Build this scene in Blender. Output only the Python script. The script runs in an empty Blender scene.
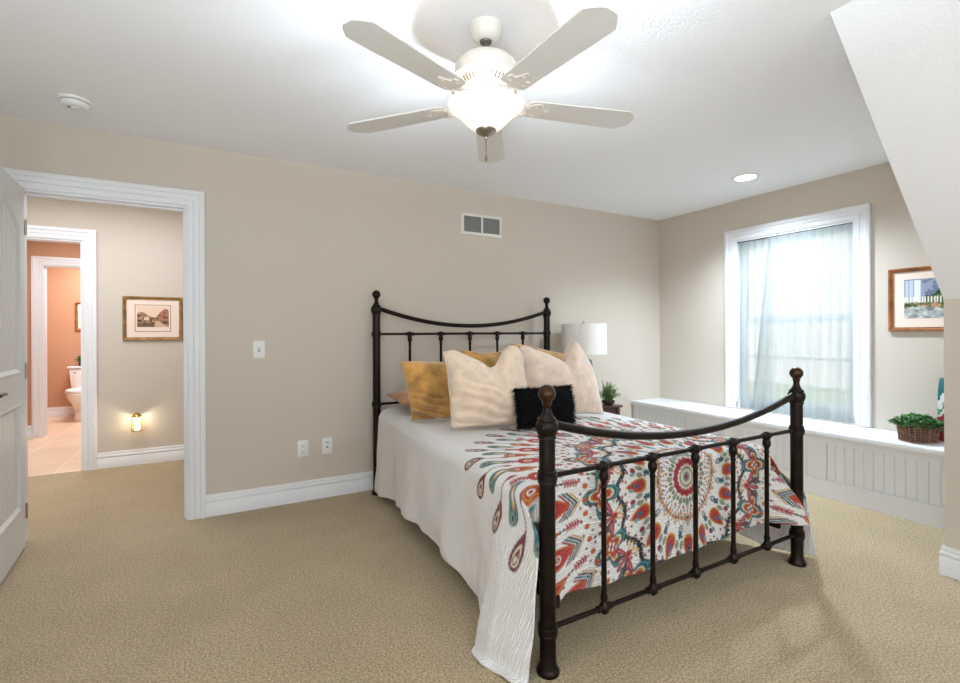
import bpy, bmesh, math, random
import numpy as np
from mathutils import Vector, Matrix, noise
C = bpy.context.scene.collection
sc = bpy.context.scene
PI = math.pi
random.seed(7)
rng = np.random.default_rng(11)

# ------------------------------------------------------------------ camera
cam_data = bpy.data.cameras.new('camera')
cam = bpy.data.objects.new('camera', cam_data)
C.objects.link(cam)
sc.camera = cam
FPX = 474.36
cam_data.sensor_width = 36.0
cam_data.lens = FPX / 960 * 36.0
cam_data.clip_start = 0.02
cam.location = (0, 0, 1.22)
YAW = 0.5058
cam.rotation_mode = 'QUATERNION'
cam.rotation_quaternion = (Matrix.Rotation(-YAW, 4, 'Z') @ Matrix.Rotation(PI / 2, 4, 'X') @ Matrix.Rotation(-0.0041, 4, 'Z')).to_quaternion()
cam_data.shift_y = -(341.5 - 332.576) / 960

# ------------------------------------------------------------------ world, light, exposure
w = bpy.data.worlds.new('sky')
sc.world = w
w.use_nodes = True
bg = w.node_tree.nodes['Background']
bg.inputs[0].default_value = (1.0, 0.995, 0.965, 1)
bg.inputs[1].default_value = 0.80

def area_light(name, loc, rot, sx, sy, power, col=(1, 1, 1)):
    d = bpy.data.lights.new(name, 'AREA')
    d.shape = 'RECTANGLE'; d.size = sx; d.size_y = sy
    d.energy = power; d.color = col
    o = bpy.data.objects.new(name, d); C.objects.link(o)
    o.location = loc; o.rotation_euler = rot
    return o
def point_light(name, loc, power, radius, col=(1, 1, 1)):
    d = bpy.data.lights.new(name, 'POINT'); d.energy = power; d.shadow_soft_size = radius; d.color = col
    o = bpy.data.objects.new(name, d); C.objects.link(o); o.location = loc
    return o
# fill panel added at an invented opening in the unseen rear wall
area_light('rear_fill', (0.9, -2.32, 1.45), (PI / 2, 0, 0), 2.9, 1.5, 22, (0.78, 0.895, 1.0))
# upward fill panel added behind the camera to brighten the ceiling
area_light('uplight_fill', (-0.7, -0.45, 0.6), (PI, 0, 0), 0.8, 0.8, 46, (0.78, 0.895, 1.0))
area_light('side_fill', (-1.40, -0.9, 1.45), (PI / 2, 0, -PI / 2), 1.5, 1.4, 2, (0.9, 0.95, 1.0))  # weak fill panel added in an invented opening of the left wall
# sky light falling through the window behind the bed
portal = area_light('window_sky_portal', (4.46, 2.28, 1.34), (PI / 2, 0, PI / 2), 0.98, 1.6, 1)
portal.data.cycles.is_portal = True
# unseen fill panels added under the ceilings to brighten hall and bathrooms
area_light('hall_fill', (-0.9, 4.45, 2.43), (0, 0, 0), 1.6, 0.9, 17, (0.90, 0.93, 1.0))
area_light('bathroom_fill', (-1.35, 6.5, 2.43), (0, 0, 0), 0.8, 0.8, 14, (0.86, 0.93, 1.0))
area_light('toilet_room_fill', (-1.4, 8.4, 2.43), (0, 0, 0), 0.7, 0.7, 26, (0.88, 0.94, 1.0))
sc.view_settings.view_transform = 'Standard'
sc.view_settings.look = 'None'
sc.view_settings.gamma = 1
sc.view_settings.exposure = 0.86
sc.cycles.use_denoising = True
sc.cycles.max_bounces = 10
sc.cycles.diffuse_bounces = 6
sc.cycles.transparent_max_bounces = 16
sc.cycles.sample_clamp_indirect = 6

# ------------------------------------------------------------------ materials
def lin(r, g, b):
    f = lambda c: (c / 255 / 12.92) if c / 255 <= 0.04045 else ((c / 255 + 0.055) / 1.055) ** 2.4
    return (f(r), f(g), f(b), 1.0)

def mat(name, col, rough=0.6, metal=0.0, bump=None, var=None, spec=0.4, sheen=0.0, emit=None, trans=0.0, coat=0.0):
    """col sRGB triple; bump=(scale, strength, detail); var=(scale, amount) colour variation in object space"""
    m = bpy.data.materials.new(name); m.use_nodes = True
    nt = m.node_tree; b = nt.nodes['Principled BSDF']
    b.inputs['Base Color'].default_value = lin(*col)
    b.inputs['Roughness'].default_value = rough
    b.inputs['Metallic'].default_value = metal
    b.inputs['Specular IOR Level'].default_value = spec
    b.inputs['Sheen Weight'].default_value = sheen
    b.inputs['Coat Weight'].default_value = coat
    b.inputs['Transmission Weight'].default_value = trans
    tc = nt.nodes.new('ShaderNodeTexCoord')
    if emit:
        b.inputs['Emission Color'].default_value = lin(*emit[0]); b.inputs['Emission Strength'].default_value = emit[1]
    if bump:
        n = nt.nodes.new('ShaderNodeTexNoise'); n.inputs['Scale'].default_value = bump[0]; n.inputs['Detail'].default_value = bump[2]
        bp = nt.nodes.new('ShaderNodeBump'); bp.inputs['Strength'].default_value = bump[1]; bp.inputs['Distance'].default_value = 0.01
        nt.links.new(tc.outputs['Object'], n.inputs['Vector'])
        nt.links.new(n.outputs['Fac'], bp.inputs['Height']); nt.links.new(bp.outputs[0], b.inputs['Normal'])
    if var:
        n = nt.nodes.new('ShaderNodeTexNoise'); n.inputs['Scale'].default_value = var[0]; n.inputs['Detail'].default_value = 5
        r = nt.nodes.new('ShaderNodeValToRGB')
        a = var[1]
        c0 = [max(0, c * (1 - a)) for c in col]; c1 = [min(255, c * (1 + a)) for c in col]
        r.color_ramp.elements[0].position = 0.3; r.color_ramp.elements[1].position = 0.7
        r.color_ramp.elements[0].color = lin(*c0); r.color_ramp.elements[1].color = lin(*c1)
        nt.links.new(tc.outputs['Object'], n.inputs['Vector'])
        nt.links.new(n.outputs['Fac'], r.inputs[0]); nt.links.new(r.outputs[0], b.inputs['Base Color'])
    return m

M = {}
M['wall'] = mat('beige_wall_paint', (206, 196, 183), 0.75, bump=(160, 0.12, 3), spec=0.2)
M['ceiling'] = mat('white_textured_ceiling', (240, 240, 242), 0.85, bump=(75, 0.16, 4), spec=0.1)
M['trim'] = mat('white_trim_paint', (231, 232, 235), 0.4, spec=0.4)
M['door'] = mat('white_door_paint', (222, 222, 221), 0.45, spec=0.4)
M['orange'] = mat('terracotta_wall_paint', (197, 152, 120), 0.75, bump=(160, 0.1, 3), spec=0.2)
M['iron'] = mat('dark_bronze_metal', (34, 27, 23), 0.36, 0.7, bump=(60, 0.05, 3), var=(14, 0.25), spec=0.5)
M['bronze'] = mat('brown_bronze_metal', (70, 49, 34), 0.28, 0.75, var=(20, 0.25), spec=0.5)
M['fan'] = mat('white_fan_enamel', (228, 222, 214), 0.35, spec=0.5)
M['blade'] = mat('white_fan_blade', (222, 219, 215), 0.45, spec=0.4)
M['fandark'] = mat('dark_fan_gap', (70, 58, 50), 0.6)
M['chain'] = mat('grey_chain', (120, 112, 105), 0.4, 0.7)
M['handle'] = mat('dark_nickel', (92, 86, 80), 0.3, 0.9)
M['steel'] = mat('satin_nickel', (170, 162, 154), 0.3, 1.0)
M['plastic'] = mat('white_plastic', (232, 232, 230), 0.35)
M['darkhole'] = mat('dark_slot', (40, 40, 40), 0.6)
M['ventback'] = mat('grey_vent_filter', (122, 122, 122), 0.8, bump=(300, 0.3, 2))
M['ventslat'] = mat('grey_vent_slat', (168, 168, 166), 0.5)
M['ventframe'] = mat('white_vent_frame', (232, 228, 222), 0.45)
M['mustard'] = mat('mustard_velvet', (178, 134, 70), 0.75, bump=(28, 0.5, 5), var=(9, 0.26), sheen=0.6, spec=0.2)
M['rust'] = mat('rust_brown_fabric', (176, 122, 80), 0.8, bump=(50, 0.4, 4), var=(9, 0.12), sheen=0.3, spec=0.2)
M['cream'] = mat('cream_plush', (232, 209, 184), 0.9, bump=(90, 0.8, 6), var=(16, 0.05), sheen=0.7, spec=0.1)
M['pinkcream'] = mat('pale_blush_plush', (235, 213, 195), 0.9, bump=(90, 0.8, 6), var=(16, 0.05), sheen=0.7, spec=0.1)
M['black'] = mat('black_shag', (16, 16, 17), 0.85, bump=(60, 0.8, 4), spec=0.2)
M['mattress'] = mat('white_mattress_ticking', (222, 220, 216), 0.8, bump=(60, 0.3, 3))
M['darkwood'] = mat('dark_cherry_wood', (72, 34, 28), 0.35, var=(9, 0.3), coat=0.3)
M['shade'] = mat('white_linen_shade', (232, 229, 222), 0.8, bump=(200, 0.15, 2))
M['blueglass'] = mat('pale_blue_glass', (150, 196, 212), 0.08, trans=0.35, spec=0.6)
M['gold'] = mat('brass_gold', (205, 160, 80), 0.25, 1.0)
M['leaf'] = mat('green_leaf', (72, 116, 62), 0.5, var=(30, 0.3))
M['leafgrey'] = mat('grey_green_leaf', (92, 118, 66), 0.55, var=(35, 0.35))
M['pot'] = mat('dark_ceramic_pot', (58, 46, 44), 0.5)
M['wicker'] = mat('brown_wicker', (132, 98, 78), 0.7, bump=(90, 0.4, 3), var=(40, 0.25))
M['ceramic'] = mat('white_porcelain', (238, 238, 236), 0.12, spec=0.6)
M['frame_gold'] = mat('gilt_wood_frame', (150, 112, 66), 0.4, 0.35, bump=(120, 0.25, 3), var=(20, 0.2))
M['frame_brown'] = mat('brown_wood_frame', (146, 92, 50), 0.4, var=(18, 0.2))
M['matboard'] = mat('pale_pink_mat_board', (240, 220, 205), 0.9)
M['bark'] = mat('grey_bark', (96, 84, 70), 0.9, bump=(40, 0.6, 4))
M['treeleaf'] = mat('light_green_leaves', (150, 180, 120), 0.6)
M['lawn'] = mat('mown_lawn', (178, 196, 160), 0.9, var=(2, 0.2))
M['bulb'] = mat('lit_warm_bulb', (255, 236, 200), 0.5, emit=((255, 226, 176), 9.0))
M['recess'] = mat('lit_recessed_lens', (255, 255, 255), 0.5, emit=((255, 248, 236), 6.0))

def glass_mat():
    m = bpy.data.materials.new('window_glass'); m.use_nodes = True
    nt = m.node_tree; nt.nodes.clear()
    out = nt.nodes.new('ShaderNodeOutputMaterial'); mx = nt.nodes.new('ShaderNodeMixShader')
    t = nt.nodes.new('ShaderNodeBsdfTransparent'); g = nt.nodes.new('ShaderNodeBsdfGlossy')
    g.inputs['Roughness'].default_value = 0.02
    f = nt.nodes.new('ShaderNodeFresnel'); f.inputs[0].default_value = 1.35
    nt.links.new(f.outputs[0], mx.inputs[0]); nt.links.new(t.outputs[0], mx.inputs[1]); nt.links.new(g.outputs[0], mx.inputs[2])
    nt.links.new(mx.outputs[0], out.inputs[0])
    return m
M['glass'] = glass_mat()

def sheer_mat(name, col, lo, hi):
    """voile: lo..hi open weave share, varying in vertical bands where the cloth bunches"""
    m = bpy.data.materials.new(name); m.use_nodes = True
    nt = m.node_tree; nt.nodes.clear()
    out = nt.nodes.new('ShaderNodeOutputMaterial'); mx = nt.nodes.new('ShaderNodeMixShader'); mx2 = nt.nodes.new('ShaderNodeMixShader')
    t = nt.nodes.new('ShaderNodeBsdfTransparent'); d = nt.nodes.new('ShaderNodeBsdfDiffuse'); tl = nt.nodes.new('ShaderNodeBsdfTranslucent')
    for n in (d, tl): n.inputs[0].default_value = lin(*col)
    tc = nt.nodes.new('ShaderNodeTexCoord'); mp = nt.nodes.new('ShaderNodeMapping'); mp.inputs['Scale'].default_value = (0, 1, .03)
    nz = nt.nodes.new('ShaderNodeTexNoise'); nz.inputs['Scale'].default_value = 26; nz.inputs['Detail'].default_value = 4
    mr = nt.nodes.new('ShaderNodeMapRange'); mr.inputs['From Min'].default_value = .3; mr.inputs['From Max'].default_value = .7
    mr.inputs['To Min'].default_value = 1 - lo; mr.inputs['To Max'].default_value = 1 - hi
    nt.links.new(tc.outputs['Object'], mp.inputs[0]); nt.links.new(mp.outputs[0], nz.inputs['Vector']); nt.links.new(nz.outputs['Fac'], mr.inputs[0]); nt.links.new(mr.outputs[0], mx.inputs[0])
    mx2.inputs[0].default_value = 0.6
    nt.links.new(d.outputs[0], mx2.inputs[1]); nt.links.new(tl.outputs[0], mx2.inputs[2])
    nt.links.new(t.outputs[0], mx.inputs[1]); nt.links.new(mx2.outputs[0], mx.inputs[2]); nt.links.new(mx.outputs[0], out.inputs[0])
    return m
M['sheer'] = sheer_mat('white_sheer_voile', (212, 217, 217), 0.10, 0.36)
M['sheerhem'] = sheer_mat('white_sheer_hem', (205, 208, 210), 0.04, 0.12)
def bowl_mat():
    m = bpy.data.materials.new('lit_frosted_glass'); m.use_nodes = True
    nt = m.node_tree; b = nt.nodes['Principled BSDF']
    b.inputs['Base Color'].default_value = lin(245, 236, 222); b.inputs['Roughness'].default_value = 0.4
    b.inputs['Emission Color'].default_value = lin(255, 244, 226); b.inputs['Emission Strength'].default_value = 0.38
    return m
M['bowl'] = bowl_mat()

def carpet_mat():
    m = bpy.data.materials.new('beige_pile_carpet'); m.use_nodes = True
    nt = m.node_tree; b = nt.nodes['Principled BSDF']; b.inputs['Roughness'].default_value = 0.95
    b.inputs['Specular IOR Level'].default_value = 0.1; b.inputs['Sheen Weight'].default_value = 0.3
    tc = nt.nodes.new('ShaderNodeTexCoord')
    def nz(s, d):
        n = nt.nodes.new('ShaderNodeTexNoise'); n.inputs['Scale'].default_value = s; n.inputs['Detail'].default_value = d
        nt.links.new(tc.outputs['Object'], n.inputs['Vector']); return n
    def ramp(n, p0, c0, p1, c1):
        r = nt.nodes.new('ShaderNodeValToRGB'); e = r.color_ramp.elements
        e[0].position = p0; e[1].position = p1; e[0].color = c0; e[1].color = c1
        nt.links.new(n.outputs['Fac'], r.inputs[0]); return r
    a = ramp(nz(125, 5), 0.34, lin(138, 117, 82), 0.66, lin(206, 186, 150))
    c = ramp(nz(3.5, 3), 0.35, (0.92, 0.915, 0.90, 1), 0.65, (1, 1, 1, 1))
    mx = nt.nodes.new('ShaderNodeMix'); mx.data_type = 'RGBA'; mx.blend_type = 'MULTIPLY'; mx.inputs[0].default_value = 1.0
    nt.links.new(a.outputs[0], mx.inputs[6]); nt.links.new(c.outputs[0], mx.inputs[7])
    nt.links.new(mx.outputs[2], b.inputs['Base Color'])
    bp = nt.nodes.new('ShaderNodeBump'); bp.inputs['Strength'].default_value = 0.7; bp.inputs['Distance'].default_value = 0.012
    nt.links.new(nz(150, 4).outputs['Fac'], bp.inputs['Height']); nt.links.new(bp.outputs[0], b.inputs['Normal'])
    return m
M['carpet'] = carpet_mat()

def tile_mat():
    m = bpy.data.materials.new('tan_floor_tile'); m.use_nodes = True
    nt = m.node_tree; b = nt.nodes['Principled BSDF']; b.inputs['Roughness'].default_value = 0.35
    tc = nt.nodes.new('ShaderNodeTexCoord'); br = nt.nodes.new('ShaderNodeTexBrick')
    br.offset = 0.0; br.inputs['Scale'].default_value = 1.0
    br.inputs['Color1'].default_value = lin(226, 200, 172); br.inputs['Color2'].default_value = lin(218, 190, 160)
    br.inputs['Mortar'].default_value = lin(238, 216, 192); br.inputs['Mortar Size'].default_value = 0.006
    br.inputs['Brick Width'].default_value = 0.42; br.inputs['Row Height'].default_value = 0.42
    nt.links.new(tc.outputs['Object'], br.inputs['Vector']); nt.links.new(br.outputs['Color'], b.inputs['Base Color'])
    return m
M['tile'] = tile_mat()

def attr_mat(name, attr, rough=0.85, bump=None, sheen=0.0):
    m = bpy.data.materials.new(name); m.use_nodes = True
    nt = m.node_tree; b = nt.nodes['Principled BSDF']; b.inputs['Roughness'].default_value = rough
    b.inputs['Specular IOR Level'].default_value = 0.15; b.inputs['Sheen Weight'].default_value = sheen
    a = nt.nodes.new('ShaderNodeAttribute'); a.attribute_name = attr
    nt.links.new(a.outputs['Color'], b.inputs['Base Color'])
    return m, nt, b
M['art'], _, _ = attr_mat('printed_picture', 'print', 0.6)

def quilt_mat():
    m, nt, b = attr_mat('printed_quilt_cotton', 'print', 0.9, sheen=0.2)
    a = nt.nodes.new('ShaderNodeAttribute'); a.attribute_name = 'cloth'
    w1 = nt.nodes.new('ShaderNodeTexWave'); w1.bands_direction = 'Y'; w1.inputs['Scale'].default_value = 34
    w1.inputs['Distortion'].default_value = 5; w1.inputs['Detail'].default_value = 3; w1.inputs['Detail Scale'].default_value = 2.2
    n1 = nt.nodes.new('ShaderNodeTexNoise'); n1.inputs['Scale'].default_value = 70; n1.inputs['Detail'].default_value = 3
    mp = nt.nodes.new('ShaderNodeMapping'); mp.inputs['Scale'].default_value = (0.35, 1.0, 1.0)
    nt.links.new(a.outputs['Vector'], mp.inputs['Vector'])
    nt.links.new(mp.outputs[0], w1.inputs['Vector']); nt.links.new(a.outputs['Vector'], n1.inputs['Vector'])
    ad = nt.nodes.new('ShaderNodeMath'); ad.operation = 'ADD'
    nt.links.new(w1.outputs['Fac'], ad.inputs[0]); nt.links.new(n1.outputs['Fac'], ad.inputs[1])
    bp = nt.nodes.new('ShaderNodeBump'); bp.inputs['Strength'].default_value = 0.8; bp.inputs['Distance'].default_value = 0.006
    nt.links.new(ad.outputs[0], bp.inputs['Height']); nt.links.new(bp.outputs[0], b.inputs['Normal'])
    return m
M['quilt'] = quilt_mat()

# ------------------------------------------------------------------ mesh helpers
def obj(name, bm, material, parent=None, smooth=True, angle=0.7):
    me = bpy.data.meshes.new(name)
    bmesh.ops.recalc_face_normals(bm, faces=bm.faces)
    bm.to_mesh(me); bm.free()
    me.materials.append(M[material] if isinstance(material, str) else material)
    if smooth:
        me.polygons.foreach_set('use_smooth', [True] * len(me.polygons))
        try: me.set_sharp_from_angle(angle=angle)
        except Exception: pass
    o = bpy.data.objects.new(name, me); C.objects.link(o)
    if parent: o.parent = parent
    return o
def thing(name, label, cat, loc=(0, 0, 0), rotz=0.0, group=None):
    o = bpy.data.objects.new(name, None); C.objects.link(o)
    o.location = loc; o.rotation_euler = (0, 0, rotz); o.empty_display_size = 0.1
    o['label'] = label; o['category'] = cat
    if group: o['group'] = group
    return o
def tag(o, label, cat, group=None):
    o['label'] = label; o['category'] = cat
    if group: o['group'] = group
    return o
def struct(o, label, cat):
    o['kind'] = 'structure'; o['label'] = label; o['category'] = cat
    return o
def box(bm, x0, x1, y0, y1, z0, z1, bevel=0.0, seg=2):
    vs = [bm.verts.new((x, y, z)) for z in (z0, z1) for y in (y0, y1) for x in (x0, x1)]
    F = [(0, 2, 3, 1), (4, 5, 7, 6), (0, 1, 5, 4), (1, 3, 7, 5), (3, 2, 6, 7), (2, 0, 4, 6)]
    fs = [bm.faces.new([vs[i] for i in f]) for f in F]
    if bevel > 0:
        es = list({e for f in fs for e in f.edges})
        bmesh.ops.bevel(bm, geom=es, offset=bevel, segments=seg, profile=0.5, affect='EDGES')
    return vs
def boxes(lst, bevel=0.0):
    bm = bmesh.new()
    for b in lst: box(bm, *b, bevel=bevel)
    return bm
def lathe(bm, prof, cx=0, cy=0, seg=24, flute=None):
    """prof: (r, z) list around a vertical axis"""
    rings = []
    for i, (r, z) in enumerate(prof):
        ring = []
        for k in range(seg):
            a = 2 * PI * k / seg
            rr = r
            if flute and flute[0] <= z <= flute[1]: rr = r * (1 + flute[2] * (1 if k % 2 else -1))
            ring.append(bm.verts.new((cx + rr * math.cos(a), cy + rr * math.sin(a), z)))
        rings.append(ring)
    for i in range(len(rings) - 1):
        for k in range(seg):
            bm.faces.new((rings[i][k], rings[i][(k + 1) % seg], rings[i + 1][(k + 1) % seg], rings[i + 1][k]))
    if prof[0][0] > 1e-6: bm.faces.new(rings[0][::-1])
    if prof[-1][0] > 1e-6: bm.faces.new(rings[-1])
def tube(bm, pts, r, seg=10, r_end=None):
    pts = [Vector(p) for p in pts]; n = len(pts); rings = []
    up = None
    for i, p in enumerate(pts):
        t = (pts[min(i + 1, n - 1)] - pts[max(i - 1, 0)]).normalized()
        if up is None:
            up = Vector((0, 0, 1)) if abs(t.z) < 0.9 else Vector((1, 0, 0))
        a = t.cross(up).normalized(); b = a.cross(t).normalized(); up = b
        rr = r if r_end is None else r + (r_end - r) * i / (n - 1)
        rings.append([bm.verts.new(p + a * (rr * math.cos(2 * PI * k / seg)) + b * (rr * math.sin(2 * PI * k / seg))) for k in range(seg)])
    for i in range(n - 1):
        for k in range(seg):
            bm.faces.new((rings[i][k], rings[i][(k + 1) % seg], rings[i + 1][(k + 1) % seg], rings[i + 1][k]))
    bm.faces.new(rings[0][::-1]); bm.faces.new(rings[-1])
def skin_rings(bm, rings, close_ring=True, caps=False):
    vr = [[bm.verts.new(p) for p in r] for r in rings]
    n = len(vr[0])
    for i in range(len(vr) - 1):
        for k in range(n if close_ring else n - 1):
            bm.faces.new((vr[i][k], vr[i][(k + 1) % n], vr[i + 1][(k + 1) % n], vr[i + 1][k]))
    if caps: bm.faces.new(vr[0][::-1]); bm.faces.new(vr[-1])
CASE = [(0, 0), (0, 0.013), (0.008, 0.017), (0.030, 0.017), (0.034, 0.012), (0.040, 0.018), (0.066, 0.020), (0.072, 0.027), (0.094, 0.027), (0.100, 0.022), (0.100, 0)]
BASEP = [(0, 0), (0.016, 0), (0.016, 0.088), (0.011, 0.094), (0.017, 0.101), (0.016, 0.114), (0.009, 0.121), (0.012, 0.127), (0.008, 0.143), (0, 0.143)]
def frame_sweep(bm, a0, a1, z0, z1, prof, put, closed=True, depth_scale=1.0):
    """moulding round a rectangle; put(a, z, n) -> 3D; prof (u outward, n out of the wall); closed=False leaves the bottom open (door)"""
    rings = []
    for (u, n) in prof:
        n *= depth_scale
        if closed: rings.append([put(a0 - u, z0 - u, n), put(a0 - u, z1 + u, n), put(a1 + u, z1 + u, n), put(a1 + u, z0 - u, n)])
        else: rings.append([put(a0 - u, z0, n), put(a0 - u, z1 + u, n), put(a1 + u, z1 + u, n), put(a1 + u, z0, n)])
    if closed: rings.append(rings[0])
    skin_rings(bm, rings, close_ring=closed)
    if not closed:
        for k in (0, 3):
            vs = [bm.verts.new(r[k]) for r in rings]
            bm.faces.new(vs)
def extrude_prof(bm, prof, put, s0, s1):
    """straight moulding: put(s, n, z)"""
    r0 = [bm.verts.new(put(s0, n, z)) for n, z in prof]; r1 = [bm.verts.new(put(s1, n, z)) for n, z in prof]
    m = len(prof)
    for k in range(m): bm.faces.new((r0[k], r0[(k + 1) % m], r1[(k + 1) % m], r1[k]))
    bm.faces.new(r0[::-1]); bm.faces.new(r1)
def polyprism(bm, poly, put, d0, d1):
    a = [bm.verts.new(put(p[0], p[1], d0)) for p in poly]; b = [bm.verts.new(put(p[0], p[1], d1)) for p in poly]
    n = len(poly)
    for k in range(n): bm.faces.new((a[k], a[(k + 1) % n], b[(k + 1) % n], b[k]))
    bm.faces.new(a[::-1]); bm.faces.new(b)
def lump(p, s, amp):
    return amp * noise.noise(Vector(p) * s)

# ------------------------------------------------------------------ room shell
D, W, H = 3.652, 4.312, 2.459
XL, YR = -1.36, -2.20           # left wall, rear wall
KX, KY = 3.18, 0.952            # knee wall corner
SX, SZ = 2.09, 1.378            # where the slope meets the flat ceiling, top of the knee wall
DX0, DX1, DZ = -1.005, -0.170, 2.060   # doorway
struct(obj('floor', boxes([(XL - .12, W + .15, YR - .12, 5.44, -0.08, 0.0)]), 'carpet'), 'beige pile carpet of the bedroom and hall', 'floor')
struct(obj('floor_bathroom', boxes([(-2.4, 0.6, 5.4401, 9.3, -0.08, 0.0)]), 'tile'), 'tan tiled bathroom floor beyond the hall', 'floor')
bm = boxes([(XL - .12, W + .15, KY - .1, D + .12, H, H + .1), (XL - .12, SX, YR - .12, KY - .1, H, H + .1)])
struct(obj('ceiling', bm, 'ceiling', smooth=False), 'white textured bedroom ceiling', 'ceiling')
bm = bmesh.new()
polyprism(bm, [(SX, H), (KX, SZ), (KX + .12, SZ), (KX + .12, SZ + .06), (SX + .12, H + .1), (SX, H + .1)], lambda a, z, d: (a, d, z), YR - .1, KY)
struct(obj('ceiling_slope', bm, 'ceiling', smooth=False), 'sloping white ceiling above the low wall at the right edge', 'ceiling')
struct(obj('wall_back', boxes([(XL - .12, DX0, D, D + .12, 0, H), (DX0, DX1, D, D + .12, DZ, H), (DX1, W + .15, D, D + .12, 0, H)]), 'wall', smooth=False),
       'beige wall behind the bed with the doorway', 'wall')
WY0, WY1, WZ0, WZ1 = 1.797, 2.766, 0.500, 2.083     # window opening
struct(obj('wall_right', boxes([(W, W + .14, KY - .1, WY0, 0, H), (W, W + .14, WY1, D, 0, H), (W, W + .14, WY0, WY1, WZ1, H), (W, W + .14, WY0, WY1, 0, WZ0)]), 'wall', smooth=False),
       'beige wall with the curtained window', 'wall')
struct(obj('wall_knee', boxes([(KX, KX + .12, YR, KY, 0, SZ)]), 'wall', smooth=False), 'low beige wall under the sloping ceiling', 'wall')
bm = bmesh.new()
polyprism(bm, [(KX + .12, 0), (W, 0), (W, H), (SX + .05, H), (KX + .02, SZ + .02), (KX + .12, SZ)], lambda a, z, d: (a, d, z), KY - .1, KY - .002)
struct(obj('wall_cheek', bm, 'wall', smooth=False), 'side wall of the window alcove facing the bed', 'wall')
struct(obj('wall_left', boxes([(XL - .12, XL, YR, -1.65, 0, H), (XL - .12, XL, -0.15, D, 0, H), (XL - .12, XL, -1.65, -0.15, 2.15, H), (XL - .12, XL, -1.65, -0.15, 0, 0.75)]), 'wall', smooth=False), 'beige left wall of the bedroom', 'wall')
struct(obj('wall_rear', boxes([(XL - .12, -0.6, YR - .12, YR, 0, H), (2.4, KX + .12, YR - .12, YR, 0, H), (-0.6, 2.4, YR - .12, YR, 2.2, H), (-0.6, 2.4, YR - .12, YR, 0, 0.7)]), 'wall', smooth=False), 'beige rear wall of the bedroom', 'wall')
# hall and bathrooms
HY = 5.44; HT = 0.12
BX0, BX1 = -1.86, -1.052
struct(obj('wall_hall', boxes([(-2.6, BX0, HY, HY + HT, 0, H), (BX0, BX1, HY, HY + HT, 2.058, H), (BX1, 1.4, HY, HY + HT, 0, H)]), 'wall', smooth=False), 'beige hall wall beyond the open doorway', 'wall')
struct(obj('wall_hall_end', boxes([(1.4, 1.52, D + .12, HY + HT, 0, H), (-2.72, -2.6, D, HY + HT, 0, H), (-2.6, XL - .12, D, D + .12, 0, H)]), 'wall', smooth=False), 'end walls of the hall', 'wall')
struct(obj('ceiling_hall', boxes([(-2.72, 1.52, D + .12, 9.3, H, H + .1)]), 'ceiling', smooth=False), 'white ceiling of the hall and bathroom', 'ceiling')
IY = 7.495
IX0 = -1.825
struct(obj('wall_bathroom', boxes([(-2.09, -1.975, HY + HT, IY, 0, H), (-2.4, IX0, IY, IY + .1, 0, H), (IX0, -1.0, IY, IY + .1, 2.05, H), (-1.0, 0.6, IY, IY + .1, 0, H), (0.5, 0.6, HY + HT, IY, 0, H)]), 'orange', smooth=False),
       'terracotta walls of the bathroom beyond the hall', 'wall')
struct(obj('wall_toilet_room', boxes([(-2.4, 0.0, 9.18, 9.3, 0, H), (-2.4, -2.3, IY + .1, 9.18, 0, H), (-0.1, 0.0, IY + .1, 9.18, 0, H)]), 'orange', smooth=False),
       'terracotta walls round the toilet', 'wall')

# trim
def back_put(a, z, n): return (a, D - n, z)
bm = bmesh.new(); frame_sweep(bm, DX0, DX1, 0, DZ, CASE, back_put, closed=False)
box(bm, DX0 - .001, DX0 + .016, D, D + .12, 0, DZ - .0161); box(bm, DX1 - .016, DX1 + .001, D, D + .12, 0, DZ - .0161); box(bm, DX0, DX1, D, D + .12, DZ - .016, DZ + .001)
box(bm, DX1 - .026, DX1 - .014, D + .045, D + .0845, 0, DZ - .0262); box(bm, DX0 + .014, DX1 - .014, D + .045, D + .085, DZ - .026, DZ - .014)
struct(obj('trim_1', bm, 'trim'), 'white moulded casing round the bedroom doorway', 'door casing')
bm = bmesh.new(); frame_sweep(bm, BX0, BX1, 0, 2.058, CASE, lambda a, z, n: (a, HY - n, z), closed=False)
box(bm, BX0 - .001, BX0 + .016, HY, HY + HT, 0, 2.0428); box(bm, BX1 - .016, BX1 + .001, HY, HY + HT, 0, 2.0428); box(bm, BX0, BX1, HY, HY + HT, 2.043, 2.059)
struct(obj('trim_2', bm, 'trim'), 'white casing round the bathroom doorway across the hall', 'door casing')
bm = bmesh.new(); frame_sweep(bm, IX0, -1.0, 0, 2.05, CASE, lambda a, z, n: (a, IY - n, z), closed=False)
box(bm, IX0 - .001, IX0 + .016, IY, IY + .1, 0, 2.0358); box(bm, IX0, -1.0, IY, IY + .1, 2.036, 2.051); box(bm, -1.016, -.999, IY, IY + .1, 0, 2.0358)
struct(obj('trim_3', bm, 'trim'), 'white casing of the inner doorway in front of the toilet', 'door casing')
bm = bmesh.new(); extrude_prof(bm, BASEP, lambda s, n, z: (s, D - n, z), DX1 + .1, 3.87)
struct(obj('baseboard_back', bm, 'trim'), 'white baseboard under the bed wall', 'baseboard')
bm = bmesh.new(); skin_rings(bm, [[(KX - n, YR, z), (KX - n, KY + n, z), (3.889, KY + n, z)] for n, z in BASEP], close_ring=False)
struct(obj('baseboard_knee', bm, 'trim'), 'white baseboard round the corner of the low wall', 'baseboard')
bm = bmesh.new(); extrude_prof(bm, BASEP, lambda s, n, z: (s, HY - n, z), BX1 + .1, 1.4)
struct(obj('baseboard_hall', bm, 'trim'), 'white baseboard along the hall wall', 'baseboard')
bm = bmesh.new(); extrude_prof(bm, BASEP, lambda s, n, z: (-1.975 + n, s, z), HY + HT, IY)
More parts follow.
